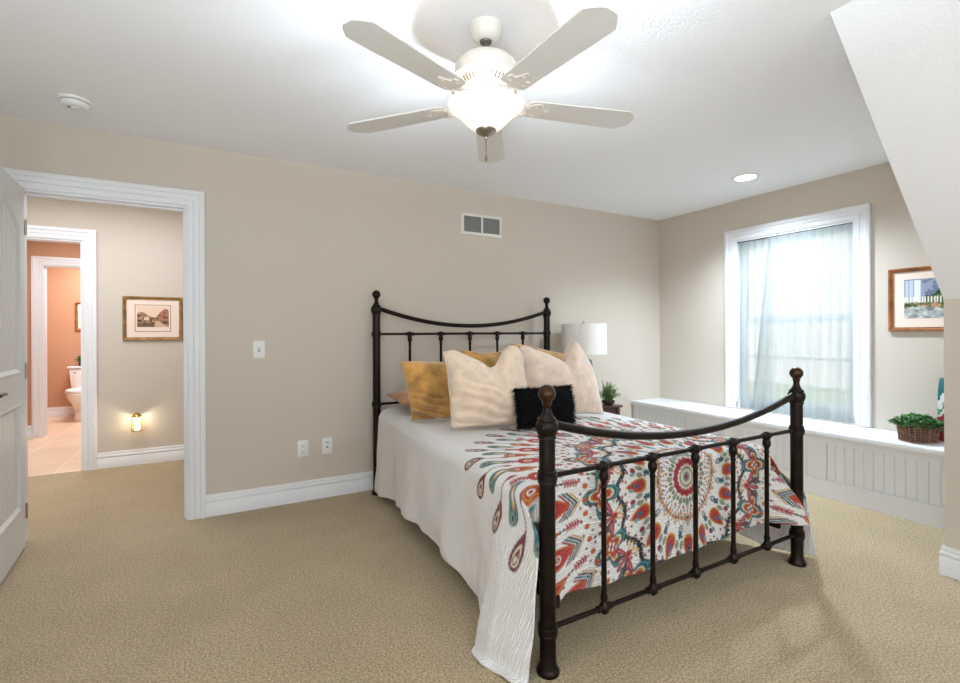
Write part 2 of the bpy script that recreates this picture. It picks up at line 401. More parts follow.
extrude_prof(bm, BASEP, lambda s, n, z: (s, IY - n, z), -1.975, IX0 - .1)
struct(obj('baseboard_bathroom', bm, 'trim'), 'white baseboard of the first bathroom wall', 'baseboard')
bm = bmesh.new(); extrude_prof(bm, BASEP, lambda s, n, z: (s, 9.18 - n, z), -2.3, -0.1)
struct(obj('baseboard_toilet', bm, 'trim'), 'white baseboard behind the toilet', 'baseboard')
bm = bmesh.new(); extrude_prof(bm, BASEP, lambda s, n, z: (XL + n, s, z), YR, D)
struct(obj('baseboard_left', bm, 'trim'), 'white baseboard along the left wall', 'baseboard')

# open bedroom door: local x along its width from the hinge, y towards the room, z up
def door_panel(bm, x0, x1, z0, z1, arch):
    """recessed beadboard panel drawn as moulding ring + plank field on the +y face"""
    def outline(ins):
        pts = [(x0 + ins, z0 + ins), (x1 - ins, z0 + ins)]
        if not arch: pts += [(x1 - ins, z1 - ins), (x0 + ins, z1 - ins)]
        else:
            for k in range(17):
                t = k / 16
                pts.append((x1 - ins + (x0 + ins - x1 + ins) * t, z1 - ins + 0.10 * math.sin(PI * t)))
        return pts
    rings = [[(p[0], n, p[1]) for p in outline(i)] for i, n in [(0, 0.0), (0.0, 0.004), (0.012, 0.007), (0.024, -0.002), (0.032, -0.009)]]
    skin_rings(bm, rings)
door = thing('door_1', 'open white panelled door standing into the bedroom at the left edge', 'door', (DX0 + .043, D - .022, 0.012), 0)
door['kind'] = 'structure'
DW = 0.812
bm = bmesh.new()
# slab built as stiles and rails round two recessed plank fields
z0s, z1s, st = 0.0, 2.034, 0.118
LOW, UP = (0.235, 0.83), (0.99, 1.80)
for yy in (0.0,):
    box(bm, 0, st, -.035, 0, z0s, z1s); box(bm, DW - st, DW, -.035, 0, z0s, z1s)
    box(bm, st, DW - st, -.035, 0, z0s, LOW[0]); box(bm, st, DW - st, -.035, 0, LOW[1], UP[0])
    arch_poly = [(st, z1s), (st, UP[1])] + [(st + (DW - 2 * st) * k / 16, UP[1] + 0.10 * math.sin(PI * k / 16)) for k in range(1, 16)] + [(DW - st, UP[1]), (DW - st, z1s)]
    polyprism(bm, arch_poly, lambda a, z, d: (a, d, z), -.035, 0)
    npl = 8
    for k in range(npl):
        a = st + (DW - 2 * st) * k / npl; b = st + (DW - 2 * st) * (k + 1) / npl
        box(bm, a + .003, b - .003, -.030, -.007, LOW[0], LOW[1]); box(bm, a + .003, b - .003, -.030, -.007, UP[0], UP[1] + 0.10)
    box(bm, st, DW - st, -.028, -.012, LOW[0], LOW[1]); box(bm, st, DW - st, -.028, -.012, UP[0], UP[1] + .1)
door_panel(bm, st, DW - st, LOW[0], LOW[1], False)
door_panel(bm, st, DW - st, UP[0], UP[1], True)
obj('door_leaf', bm, 'door', door)
bm = bmesh.new()
hz = 0.945 - .012; hx = DW - 0.065
ring = [(hx + .026 * math.cos(a), hz + .026 * math.sin(a)) for a in [2 * PI * k / 20 for k in range(20)]]
polyprism(bm, ring, lambda a, z, d: (a, d, z), 0.0005, 0.009)
tube(bm, [(hx, .006, hz), (hx, .052, hz)], .010, 12)
tube(bm, [(hx + .012, .052, hz), (hx, .055, hz), (hx - .04, .056, hz + .004), (hx - .08, .054, hz + .003), (hx - .115, .05, hz - .004)], .0095, 12, r_end=.007)
h = obj('door_handle', bm, 'handle', door); h['label'] = 'dark nickel lever handle'
for z in (0.2, 1.0, 1.82):
    bm = bmesh.new(); tube(bm, [(-.004, .004, z - .045), (-.004, .004, z + .045)], .006, 10)
    obj('hinge', bm, 'steel', door)
door.rotation_euler = (0, 0, -PI / 2 + 0.081)

# window: casing, jambs, two sashes, glass
win = thing('window_1', 'double hung white framed window behind the sheer curtain', 'window', (W, (WY0 + WY1) / 2, WZ0)); win['kind'] = 'structure'
def loc_bm(bm, o):
    bmesh.ops.translate(bm, verts=bm.verts, vec=-Vector(o.location)); return bm
bm = bmesh.new(); frame_sweep(bm, WY0, WY1, WZ0 - .005, WZ1, CASE, lambda a, z, n: (W - n, a, z), closed=False)
obj('window_casing', loc_bm(bm, win), 'trim', win)
bm = boxes([(W, W + .14, WY0 - .001, WY0 + .018, WZ0 + .0601, WZ1 - .0181), (W, W + .14, WY1 - .018, WY1 + .001, WZ0 + .0601, WZ1 - .0181), (W, W + .14, WY0, WY1, WZ1 - .018, WZ1 + .001), (W + .025, W + .14, WY0, WY1, WZ0 - .004, WZ0 + .06)])
obj('window_jamb', loc_bm(bm, win), 'trim', win)
def sash(name, xa, xb, z0, z1, muntin_z):
    L = [(xa, xb, WY0 + .018, WY0 + .060, z0, z1), (xa, xb, WY1 - .060, WY1 - .018, z0, z1), (xa, xb, WY0 + .06, WY1 - .06, z0, z0 + .045), (xa, xb, WY0 + .06, WY1 - .06, z1 - .045, z1)]
    for mz in muntin_z: L.append((xa + .008, xb - .008, WY0 + .06, WY1 - .06, mz - .010, mz + .010))
    s = obj(name, loc_bm(boxes(L, bevel=.003), win), 'trim', win)
    bm = boxes([((xa + xb) / 2 - .002, (xa + xb) / 2 + .002, WY0 + .055, WY1 - .055, z0 + .04, z1 - .04)])
    p = obj('pane', loc_bm(bm, win), 'glass', s, smooth=False)
    return s
sash('sash', W + .085, W + .120, 1.315, WZ1 - .018, [1.665])
s = sash('sash', W + .045, W + .080, WZ0 + .06, 1.345, [0.99])
for yy in (2.05, 2.40):
    obj('sash_lift', loc_bm(boxes([(W + .022, W + .046, yy - .04, yy + .04, WZ0 + .085, WZ0 + .10)], bevel=.004), win), 'ventslat', s)

# window bench
bench = thing('window_bench', 'long white panelled storage bench built in under the window', 'bench', (3.895, 2.3, 0))
LB = lambda bm: loc_bm(bm, bench)
YS = 1.852
bx, y0b, y1b = 3.895, KY, D
bm = boxes([(bx + .012, W, y0b, y1b, 0, .449)])                                  # carcass
obj('carcass', LB(bm), 'trim', bench)
bm = boxes([(bx - .006, bx + .013, y0b, y1b, 0, .125), (bx, bx + .013, y0b, y1b, .398, .449), (bx, bx + .013, YS - .042, YS + .036, .125, .398), (bx, bx + .013, y1b - .08, y1b, .125, .398), (bx, bx + .013, y0b, y0b + .06, .125, .398),
            (bx - .012, bx + .01, y0b, YS - .042, .125, .134), (bx - .012, bx + .01, YS + .036, y1b - .08, .125, .134)])
obj('face_frame', LB(bm), 'trim', bench)
for a, b in ((y0b + .06, YS - .042), (YS + .036, y1b - .08)):
    bm = bmesh.new()
    n = int((b - a) / .055)
    for k in range(n):
        q0 = a + (b - a) * k / n; q1 = a + (b - a) * (k + 1) / n
        box(bm, bx + .0062, bx + .0125, q0 + .003, q1 - .003, .134, .398)
    obj('beadboard_panel', LB(bm), 'trim', bench)
for a, b in ((y0b, YS - .002), (YS + .002, y1b)):
    bm = boxes([(3.857, W, a, b, .449, .489)], bevel=.005)
    obj('lid', LB(bm), 'trim', bench)

# outside: lawn seen faintly through the voile
struct(obj('ground', boxes([(5.0, 40, -25, 35, -3.2, -3.0)]), 'lawn'), 'lawn outside the window', 'lawn')
# ------------------------------------------------------------------ bed frame
BX, BY = 1.8475, 2.45
bed = thing('bed_frame', 'dark bronze metal bed frame with spindles and ball finials', 'bed', (BX, BY, 0))
LBed = lambda bm: loc_bm(bm, bed)
XA, XB, YF, YH = 1.035, 2.660, 1.375, 3.530
XH = 1.057      # headboard post
def post(x, y, zs, ring_hi, ring_lo, ball_top, matl, fin):
    """zs = shoulder height"""
    r = .0292
    prof = [(.041, 0), (.042, .010), (.038, .017), (.034, .022), (.0335, .030), (r, .038)]
    for zr in sorted((ring_lo, ring_hi)):
        prof += [(r, zr - .024), (.0335, zr - .022), (.0345, zr - .016), (.0325, zr - .013), (.0365, zr - .010), (.0365, zr + .010), (.0325, zr + .013), (.0345, zr + .016), (.0335, zr + .022), (r, zr + .024)]
    prof += [(r, zs - .056), (.0335, zs - .054), (.0335, zs - .049), (.0315, zs - .046), (.036, zs - .034), (.0395, zs - .018), (.0395, zs - .004), (.036, zs + .004), (.033, zs + .006), (.0345, zs + .011), (.0335, zs + .016), (.026, zs + .021), (.0185, zs + .034), (.0145, zs + .048), (.0135, zs + .058), (.0165, zs + .064)]
    bm = bmesh.new(); lathe(bm, prof, x, y, 36, flute=(zs - .040, zs + .001, .035))
    p = obj('post', LBed(bm), matl, bed, angle=0.9)
    c = ball_top - .032; bm = bmesh.new()
    pr = [(.0150, zs + .060), (.0165, zs + .066)] + [(.032 * math.sin(a), c - .032 * math.cos(a)) for a in [0.62 + (PI - .62) * k / 12 for k in range(12)]] + [(0.0005, ball_top)]
    lathe(bm, pr, x, y, 24)
    obj('finial', LBed(bm), fin, p)
    return p
for x in (XA, XB): post(x, YF, .895, .702, .155, 1.032, 'iron', 'bronze')
for x in (XH, XB): post(x, YH, 1.412, 1.212, .680, 1.545, 'iron', 'iron')
def rails(y, zarc_end, zarc_mid, zmid, zlow, XA, n=5):
    bm = bmesh.new()
    pts = [(XA + (XB - XA) * t, y, zarc_mid + (zarc_end - zarc_mid) * (2 * t - 1) ** 2) for t in [.018 + .964 * k / 40 for k in range(41)]]
    tube(bm, pts, .0165, 14); obj('arched_rail', LBed(bm), 'iron', bed)
    bm = bmesh.new(); tube(bm, [(XA, y, zmid), (XB, y, zmid)], .0095, 12); obj('cross_rail', LBed(bm), 'iron', bed)
    bm = bmesh.new(); tube(bm, [(XA, y, zlow), (XB, y, zlow)], .0095, 12); obj('lower_rail', LBed(bm), 'iron', bed)
    for k in range(1, n + 1):
        x = XA + (XB - XA) * k / (n + 1)
        bm = bmesh.new(); r = .0105
        lathe(bm, [(.0, zmid + .020), (.012, zmid + .018), (.019, zmid + .011), (.021, zmid + .004), (.021, zmid - .008), (.016, zmid - .015), (.0155, zmid - .022), (.019, zmid - .032), (.019, zmid - .046), (.0145, zmid - .056), (r, zmid - .066), (r, zmid - .074), (.0125, zmid - .078), (.0125, zmid - .084), (r, zmid - .088),
                   (r, zlow + .055), (.0135, zlow + .045), (.0145, zlow + .032), (.0115, zlow + .026), (.015, zlow + .014), (.020, zlow + .008), (.021, zlow - .006), (.017, zlow - .016), (.010, zlow - .024), (0, zlow - .026)], x, y, 16)
        s = obj('spindle', LBed(bm), 'iron', bed)
        for zz in (zmid, zlow):
            bm = bmesh.new()
            tube(bm, [(x - .034, y, zz), (x - .026, y, zz), (x - .014, y, zz), (x + .014, y, zz), (x + .026, y, zz), (x + .034, y, zz)], .0135, 12)
            obj('rail_collar', LBed(bm), 'iron', s)
rails(YF, .895, .776, .702, .155, XA)
rails(YH, 1.413, 1.277, 1.212, .680, XH)
for x in (XA + .062, XB - .120):
    bm = boxes([(x - .012, x + .012, YF + .02, YH - .02, .20, .245)], bevel=.004); obj('side_rail', LBed(bm), 'iron', bed)
bm = boxes([(XA + .06, XB - .11, 1.56 + k * .28, 1.63 + k * .28, .225, .242) for k in range(7)]); obj('slat', LBed(bm), 'iron', bed)

mattress = obj('mattress', boxes([(1.115, 2.50, 1.50, 3.44, .246, .585)], bevel=.05), 'mattress')
tag(mattress, 'white mattress lying in the metal bed frame under the quilt', 'mattress')

# ------------------------------------------------------------------ printed quilt
PS = 1120; PH = 1.12
def L3(r, g, b): return np.array(lin(r, g, b)[:3])
COL = dict(base=L3(244, 242, 240), teal=L3(20, 100, 110), tealp=L3(120, 168, 168), navy=L3(40, 62, 92), black=L3(34, 34, 40), crimson=L3(156, 28, 56), maroon=L3(112, 48, 46), red=L3(186, 52, 44), orange=L3(196, 92, 40),
           mustard=L3(204, 158, 66), sage=L3(142, 154, 124), pink=L3(214, 120, 120), cream=L3(242, 232, 218), grey=L3(150, 146, 140), blue=L3(64, 120, 158))
canvas = np.tile(COL['base'], (PS, PS, 1)).astype(np.float64)
gx = (np.arange(PS) + .5) / PS * 2 * PH - PH
def stamp(r, th, size, fn, flip=False):
    cx, cy = r * math.cos(th), r * math.sin(th)
    i0 = max(0, int((cx - size + PH) / (2 * PH) * PS)); i1 = min(PS, int((cx + size + PH) / (2 * PH) * PS) + 2)
    j0 = max(0, int((cy - size + PH) / (2 * PH) * PS)); j1 = min(PS, int((cy + size + PH) / (2 * PH) * PS) + 2)
    if i1 <= i0 or j1 <= j0: return
    X, Y = np.meshgrid(gx[i0:i1] - cx, gx[j0:j1] - cy)
    c, s = math.cos(th), math.sin(th)
    A = X * c + Y * s; B = -X * s + Y * c
    if flip: B = -B
    sub = canvas[j0:j1, i0:i1]
    for m, col in fn(A, B): sub[m] = COL[col]
def hw_drop(t, W):      # teardrop: pointed at t=0, round at t=1
    t = np.clip(t, 0, 1); return W * 1.62 * t ** .95 * (1 - t) ** .42
def drop(A, B, L, W, d0=0.0, bend=0.0):
    t = (A + L / 2) / L; m = (t > 0) & (t < 1)
    return m & (np.abs(B - bend * np.sin(PI * np.clip(t, 0, 1))) < hw_drop(t, W) - d0)
def leaf(A, B, L, W, d0=0.0, bend=0.0):
    t = (A + L / 2) / L; m = (t > 0) & (t < 1)
    return m & (np.abs(B - bend * np.sin(PI * np.clip(t, 0, 1))) < W * np.sin(PI * np.clip(t, 0, 1)) - d0)
def ell(A, B, a, b, oa=0, ob=0): return ((A - oa) / a) ** 2 + ((B - ob) / b) ** 2 < 1
def chev(A, B, off, w, half, k=1.1): # V with apex inward (towards -A)
    v = A - off - k * np.abs(B); return (v > 0) & (v < w) & (np.abs(B) < half)
def eye_drop(A, B):
    return [(drop(A, B, .125, .036), 'maroon'), (drop(A - .014, B, .074, .022), 'cream'), (drop(A - .018, B, .055, .015), 'maroon'), (ell(A, B, .011, .006, .028), 'cream')]
def stem(A, B):
    return [((np.abs(B) < .0035) & (np.abs(A) < .09) & (np.mod(A, .012) < .009), 'maroon')]
def feather(A, B):
    o = [(drop(A, B, .150, .034, bend=.008), 'teal')]
    edge = drop(A, B, .150, .034, bend=.008) & ~drop(A, B, .150, .034, .007, bend=.008)
    o += [(drop(A, B, .150, .034, .007, bend=.008) & ~drop(A, B, .150, .034, .010, bend=.008), 'tealp')]
    o += [(leaf(A + .005, B - .004, .090, .011, bend=.004), 'mustard'), (leaf(A + .008, B - .006, .06, .005, bend=.004), 'cream'), (ell(A, B, .018, .012, .052, .004), 'sage'), (ell(A, B, .008, .006, .052, .004), 'navy')]
    return o
def orange_petal(A, B):
    return [(drop(A, B, .135, .040), 'orange'), (drop(A - .006, B, .105, .028), 'mustard'), (drop(A - .008, B, .09, .022), 'red'), (ell(A, B, .014, .010, .03), 'cream'), (ell(A, B, .007, .005, .03), 'crimson')]
def peacock(A, B):
    return [(drop(A, B, .135, .056), 'orange'), (drop(A - .004, B, .112, .045), 'red'), (ell(A, B, .018, .016, .022), 'cream'), (ell(A, B, .012, .010, .022), 'crimson'), (ell(A, B, .004, .004, .022), 'cream')]
def chevs(A, B):
    return [(chev(A, B, -.048, .009, .046), 'mustard'), (chev(A, B, -.034, .012, .050), 'black'), (chev(A, B, -.017, .012, .052), 'teal'), (chev(A, B, .000, .012, .050), 'crimson')]
def twig(A, B):
    o = [((np.abs(B) < .003) & (np.abs(A) < .04), 'crimson')]
    for k in range(5):
        for sg in (-1, 1):
            oa = -.026 + k * .013
            o.append((ell((A - oa) * .8 - B * sg * .6, (A - oa) * .6 + B * sg * .8 - .009, .004, .011), 'crimson' if k % 2 else 'red'))
    return o
def palmette(A, B):
    o = []
    for k, ang in enumerate((-1.15, -.6, 0, .6, 1.15)):
        c, s = math.cos(ang), math.sin(ang)
        A2 = (A + .045) * c + B * s; B2 = -(A + .045) * s + B * c
        o.append((drop(A2 - .045, B2, .085, .017), 'crimson' if k % 2 == 0 else 'maroon'))
        if k % 2 == 0: o.append((drop(A2 - .05, B2, .05, .006), 'pink'))
    for sg in (-1, 1):
        A2 = (A + .055) * .86 + B * sg * -.5; B2 = (A + .055) * .5 * sg + B * .86
        o.append((leaf(A2 + .02, B2, .07, .014), 'mustard')); o.append((leaf(A2 + .02, B2, .052, .008), 'cream'))
    return o
def quatrefoil(A, B):
    R = np.hypot(A, B); T = np.arctan2(B, A); f = .74 + .26 * np.cos(4 * T) * 1.0
    o = []
    for rad, col in ((.098, 'teal'), (.086, 'tealp'), (.082, 'teal'), (.066, 'cream'), (.058, 'mustard'), (.048, 'red'), (.030, 'orange'), (.022, 'cream')):
        o.append((R < rad * f * 1.05, col))
    o.append((leaf(A * .7 + B * .7, -A * .7 + B * .7, .03, .008), 'teal'))
    return o
def redpetal(A, B):
    return [(drop(-A, B, .122, .046), 'mustard'), (drop(-A, B, .108, .039), 'orange'), (drop(-A, B, .094, .032), 'red'), (leaf(A, B, .06, .010), 'crimson'), (ell(A, B, .014, .009), 'blue'), (ell(A, B, .006, .004), 'navy')]
def berry(A, B):
    return [(leaf(A + .02, B - .014, .05, .011), 'sage'), (leaf(A + .02, B + .014, .05, .011), 'grey'), (ell(A, B, .015, .012, .018), 'crimson'), (ell(A, B, .005, .005, .018), 'maroon')]
def minifeather(A, B):
    o = [(leaf(A, B, .055, .013), 'blue'), (leaf(A, B, .045, .008), 'cream')]
    for k in range(4): o.append((chev(A, B, -.02 + k * .011, .005, .011, 1.2), 'navy'))
    return o
def wedge(A, B):
    return [(chev(A, B, -.03, .010, .030, -1.5) , 'mustard'), (chev(A, B, -.046, .008, .026, -1.5), 'black'), (chev(A, B, -.016, .006, .034, -1.5), 'sage')]
def dot(col, a, b=None):
    b = b or a
    return lambda A, B: [(ell(A, B, a, b), col)]
def dash(col, a, b): return lambda A, B: [((np.abs(A) < a) & (np.abs(B) < b), col)]
def ring(n, r, size, fn, off=0.0, alt=False):
    for k in range(n): stamp(r, 2 * PI * (k + off) / n, size, fn, flip=alt and k % 2 == 1)
# centre outwards
stamp(0, 0, .06, dot('cream', .052)); stamp(0, 0, .06, dot('sage', .046)); stamp(0, 0, .06, dot('cream', .036)); stamp(0, 0, .06, dot('grey', .022)); stamp(0, 0, .06, dot('crimson', .009))
ring(18, .050, .02, dot('cream', .004)); ring(16, .072, .03, dot('red', .019, .013)); ring(16, .072, .03, dot('crimson', .012, .014), .5)
ring(16, .112, .03, dot('sage', .019, .012)); ring(16, .106, .03, lambda A, B: [(leaf(A, B, .03, .006), 'black')], .5)
ring(16, .134, .02, dot('mustard', .007), .5); ring(32, .140, .02, dot('crimson', .005)); ring(44, .153, .02, dot('navy', .0048, .004)); ring(52, .167, .02, dot('red', .006, .004))
ring(60, .186, .02, dash('orange', .009, .0055)); ring(60, .186, .02, dash('red', .006, .002), .5)
ring(48, .204, .02, dot('black', .0035))
ring(16, .232, .06, wedge); ring(16, .236, .05, minifeather, .5); ring(32, .268, .02, dot('crimson', .006), .25)
ring(16, .318, .07, redpetal); ring(16, .322, .06, berry, .5); ring(48, .378, .02, dot('maroon', .0065, .0055), .5); ring(16, .262, .03, lambda A, B: [(leaf(A, B, .04, .011), 'teal')], .5); ring(32, .345, .03, lambda A, B: [(leaf(A, B, .034, .009), 'tealp')], .25)
nz_ = 150
for k in range(nz_):
    a = 2 * PI * k / nz_; rr = .408 + .022 * math.cos(14 * a)
    stamp(rr, a, .02, lambda A, B: [(np.abs(A) + np.abs(B) < .0140, 'black')]); stamp(rr + .013, a + .02, .02, dot('black', .006))
    if k % 2: stamp(rr - .02, a, .02, dot('crimson', .0065)); stamp(rr + .032, a, .02, dot('sage', .006))
ring(14, .512, .12, quatrefoil); ring(14, .500, .12, palmette, .5); ring(28, .572, .02, dot('maroon', .008, .006), .25)
ring(70, .600, .02, dot('orange', .0135, .011)); ring(70, .577, .02, dot('maroon', .0065, .0055), .5); ring(70, .624, .02, dot('maroon', .0065, .0055), .5)
ring(14, .452, .03, lambda A, B: [(leaf(A, B, .05, .016), 'orange'), (leaf(A, B, .036, .009), 'crimson')], .5); ring(28, .452, .02, dot('crimson', .007), .25); ring(28, .545, .03, lambda A, B: [(leaf(A, B, .03, .008), 'maroon')], .25)
ring(26, .668, .07, chevs); ring(26, .742, .09, peacock); ring(26, .662, .06, twig, .5); ring(26, .712, .02, dot('black', .011, .005), .5); ring(26, .732, .02, dot('black', .007), .5); ring(26, .752, .02, dot('red', .006), .5)
ring(26, .800, .08, orange_petal, .5); ring(26, .835, .07, twig, .0); ring(52, .772, .02, dot('maroon', .006, .005), .25)
ring(44, .862, .06, lambda A, B: [(leaf(A, B, .05, .010), 'pink'), (leaf(A, B, .036, .005), 'crimson')], .0); ring(44, .900, .09, feather, .5, True); ring(44, .93, .1, stem); ring(44, 1.005, .08, eye_drop)
canvas = (canvas + np.roll(canvas, 1, 0) + np.roll(canvas, 1, 1) + np.roll(np.roll(canvas, 1, 0), 1, 1)) / 4

def build_quilt():
    xl, rl = 1.062, .075        # left edge of the flat top, edge roundings
    xr, rr = 2.455, .125
    yf, rf = 1.485, .050
    yh = 3.455
    def ztop(x, y):
        t = np.clip((x - 1.80) / .72, -1, 1.3)
        z = .668 - .040 * np.where(t > 0, np.abs(t) ** 3, np.abs(t) ** 4 * .45)
        z = z + .006 * np.sin(x * 5.1 + y * 2.3) * np.sin(y * 4.1 - 1) - .012 * np.clip((1.75 - y) / .3, 0, 1) ** 2
        return z
    nu = 320
    ys = np.concatenate([np.arange(0, 1.15, .0048), np.arange(1.15, yh - yf, .012), [yh - yf]])
    us = np.linspace(0, xr - xl, nu + 1)
    nv = len(ys)
    V, Cl = [], []
    faces = []
    def add_grid(P, c):
        """P (a,b,3), c (a,b,2)"""
        base = sum(len(v) for v in V)
        a, b = P.shape[:2]
        V.append(P.reshape(-1, 3)); Cl.append(c.reshape(-1, 2))
        idx = base + np.arange(a * b).reshape(a, b)
        faces.append(np.stack([idx[:-1, :-1], idx[1:, :-1], idx[1:, 1:], idx[:-1, 1:]], -1).reshape(-1, 4))
    U, Vv = np.meshgrid(us, ys, indexing='ij')
    sm = lambda t: np.clip(t, 0, 1) ** 2 * (3 - 2 * np.clip(t, 0, 1))
    hs = lambda y: .060 * sm((y - 2.3) / 1.0)
    X = xl + U + hs(yf + Vv) * (1 - U / (xr - xl)); Y = yf + Vv; Z = ztop(X, Y)
    add_grid(np.stack([X, Y, Z], -1), np.stack([U, Vv], -1))
    sm = lambda t: np.clip(t, 0, 1) ** 2 * (3 - 2 * np.clip(t, 0, 1))
    # side flaps
    def side(sgn, nd=104):
        r = rl if sgn < 0 else rr
        xe = xl if sgn < 0 else xr
        y = yf + ys; zt = ztop(np.full_like(y, xe), y)
        if sgn < 0:
            zh = np.interp(y, [1.40, 1.56, 1.655, 1.70, 1.80, 2.1, 2.6, 3.1, 3.40, 3.455], [-.03, -.03, -.01, .05, .085, .150, .135, .085, .045, .05])
            flare = np.interp(y, [1.48, 1.53, 1.60, 1.66, 1.72, 1.80, 2.1, 2.8, 3.2, 3.45], [.03, .12, .24, .25, .12, .045, .06, .05, .03, .05])
        else:
            zh = np.interp(y, [1.40, 1.6, 1.9, 2.4, 3.0, 3.455], [.012, .015, .10, .14, .10, .06])
            flare = np.interp(y, [1.45, 1.6, 1.9, 3.45], [.24, .20, .08, .05])
        arc = r * PI / 2
        s_end = arc + (zt - r - zh)
        sig = np.linspace(0, 1, nd)
        S = s_end[:, None] * sig[None, :]
        ang = np.clip(S / r, 0, PI / 2)
        dz = np.where(S < arc, r * (1 - np.cos(ang)), r + (S - arc))
        dx = np.where(S < arc, r * np.sin(ang), r + flare[:, None] * (S - arc))
        fr = np.clip((S - arc) / .5, 0, 1.4)
        wav = fr * (.016 * np.sin(y * 9.5 + .8)[:, None] + .010 * np.sin(y * 21 + 2)[:, None] + .004 * np.sin(y[:, None] * 35 + S * 8))
        wav = wav + .0035 * np.sin(S * 26 + y[:, None] * 7) * fr
        front = np.clip((1.90 - y) / .415, 0, 1)[:, None]
        fwd = (.126 * sm((S - .05) / .15) if sgn < 0 else .13 * sm((S - arc - .02) / .14)) * front ** 1.6
        if sgn > 0: dx = dx + .095 * sm((S - .09) / .14) * np.clip((1.75 - y) / .27, 0, 1)[:, None] ** 1.2
        z = zt[:, None] - dz
        below = np.clip(.008 - z, 0, None)      # cloth that reaches the carpet spreads out on it
        z = np.maximum(z, .008 + .006 * np.sin(y * 40)[:, None] ** 2 * (below > 0))
        x = xe + sgn * (dx + wav + below * .75) + (hs(y)[:, None] if sgn < 0 else 0)
        Yg = y[:, None] - fwd - below * .25 * front + 0 * S
        # pleat: the front lobe folds over the flap behind it
        if sgn < 0:
            x = x - .012 * np.exp(-((y[:, None] - 1.63) / .05) ** 2) * fr
        u = -S * (1 - .32 * front) if sgn < 0 else (xr - xl) + S
        v = ys[:, None] - .22 * S * front ** 1.5 + 0 * S
        P = np.stack([x, Yg, z], -1); c = np.stack([u, v], -1)
        add_grid(P if sgn > 0 else P, c)
        return P[0], c[0]
    Ls, Lc = side(-1); Rs, Rc = side(1)
    # foot flap
    nd = 100
    x = xl + us; zt = ztop(x, np.full_like(x, yf))
    zh = np.interp(x, [1.06, 1.09, 1.16, 1.24, 1.39, 1.55, 1.67, 1.86, 2.08, 2.20, 2.40, 2.46], [.205, .200, .232, .215, .200, .190, .218, .222, .208, .238, .232, .215])
    arc = rf * PI / 2
    s_end = arc + (zt - rf - zh)
    S = s_end[:, None] * np.linspace(0, 1, nd)[None, :]
    ang = np.clip(S / rf, 0, PI / 2)
    z = zt[:, None] - np.where(S < arc, rf * (1 - np.cos(ang)), rf + (S - arc))
    dy = np.where(S < arc, rf * np.sin(ang), rf)
    fr = np.clip((S - arc) / .4, 0, 1.2)
    shift = .25 * sm((x - 2.08) / .375)[:, None] * fr
    xx = x[:, None] + shift - .02 * np.clip((1.25 - x) / .15, 0, 1)[:, None] * fr
    yy = yf - dy - fr * (.010 * np.sin(x * 11 + 1)[:, None] + .007 * np.sin(x * 24)[:, None]) - .004 * fr
    yy = yy - .105 * sm((xx - 2.45) / .16) - .02 * fr * np.exp(-((x - 1.1) / .06) ** 2)[:, None]
    u = us[:, None] + .75 * shift; v = -S
    add_grid(np.stack([xx, yy, z], -1), np.stack([u, v], -1))
    FL = np.stack([xx, yy, z], -1); FC = np.stack([u, v], -1)
    # short corner gussets near the top (the corners are split below)
    def gusset(A, Ac, B, Bc, lenA, lenB, n=16):
        m = 40
        k = np.linspace(0, 1, m)
        def samp(P, c, ln):
            s = np.concatenate([[0], np.cumsum(np.linalg.norm(np.diff(P, axis=0), axis=1))])
            q = np.minimum(k * ln, s[-1]); return np.stack([np.interp(q, s, P[:, i]) for i in range(3)], -1), np.stack([np.interp(q, s, c[:, i]) for i in range(2)], -1)
        a, ac = samp(A, Ac, lenA); b, bc = samp(B, Bc, lenB)
        t = np.linspace(0, 1, n)[:, None, None]
        P = a[None] * (1 - t) + b[None] * t
        out = P[:, :, :2] - P[:, :1, :2]
        bul = .22 * np.sin(PI * t[..., 0]) * np.linspace(0, 1, m)[None, :] * 0.5
        P[:, :, :2] += out * bul[..., None]
        cc = ac[None] * (1 - t) + bc[None] * t
        cc = cc * np.array([1, 1])
        add_grid(P, cc)
    gusset(Ls, Lc, FL[0], FC[0], .16, .16)
    gusset(FL[-1], FC[-1], Rs, Rc, .15, .15)
    P = np.concatenate(V); c = np.concatenate(Cl); Fc = np.concatenate(faces)
    me = bpy.data.meshes.new('quilt')
    me.vertices.add(len(P)); me.vertices.foreach_set('co', P.astype(np.float32).ravel())
    me.loops.add(len(Fc) * 4); me.loops.foreach_set('vertex_index', Fc.astype(np.int32).ravel())
    me.polygons.add(len(Fc)); me.polygons.foreach_set('loop_start', np.arange(0, len(Fc) * 4, 4, dtype=np.int32))
    me.polygons.foreach_set('loop_total', np.full(len(Fc), 4, dtype=np.int32))
    me.update(calc_edges=True); me.validate()
    # print: mandala centred just over the foot edge
    cu, cv = 1.862 - xl, -.125
    gu = (c[:, 0] - cu + PH) / (2 * PH) * PS - .5; gv = (c[:, 1] - cv + PH) / (2 * PH) * PS - .5
    inside = (gu > 1) & (gu < PS - 2) & (gv > 1) & (gv < PS - 2)
    gu = np.clip(gu, 0, PS - 2); gv = np.clip(gv, 0, PS - 2)
    i = gu.astype(int); j = gv.astype(int); fu = (gu - i)[:, None]; fv = (gv - j)[:, None]
    col = canvas[j, i] * (1 - fu) * (1 - fv) + canvas[j, i + 1] * fu * (1 - fv) + canvas[j + 1, i] * (1 - fu) * fv + canvas[j + 1, i + 1] * fu * fv
    col[~inside] = COL['base']
    rgba = np.ones((len(P), 4), np.float32); rgba[:, :3] = col
    at = me.attributes.new('print', 'FLOAT_COLOR', 'POINT'); at.data.foreach_set('color', rgba.ravel())
    cl = np.zeros((len(P), 3), np.float32); cl[:, :2] = c
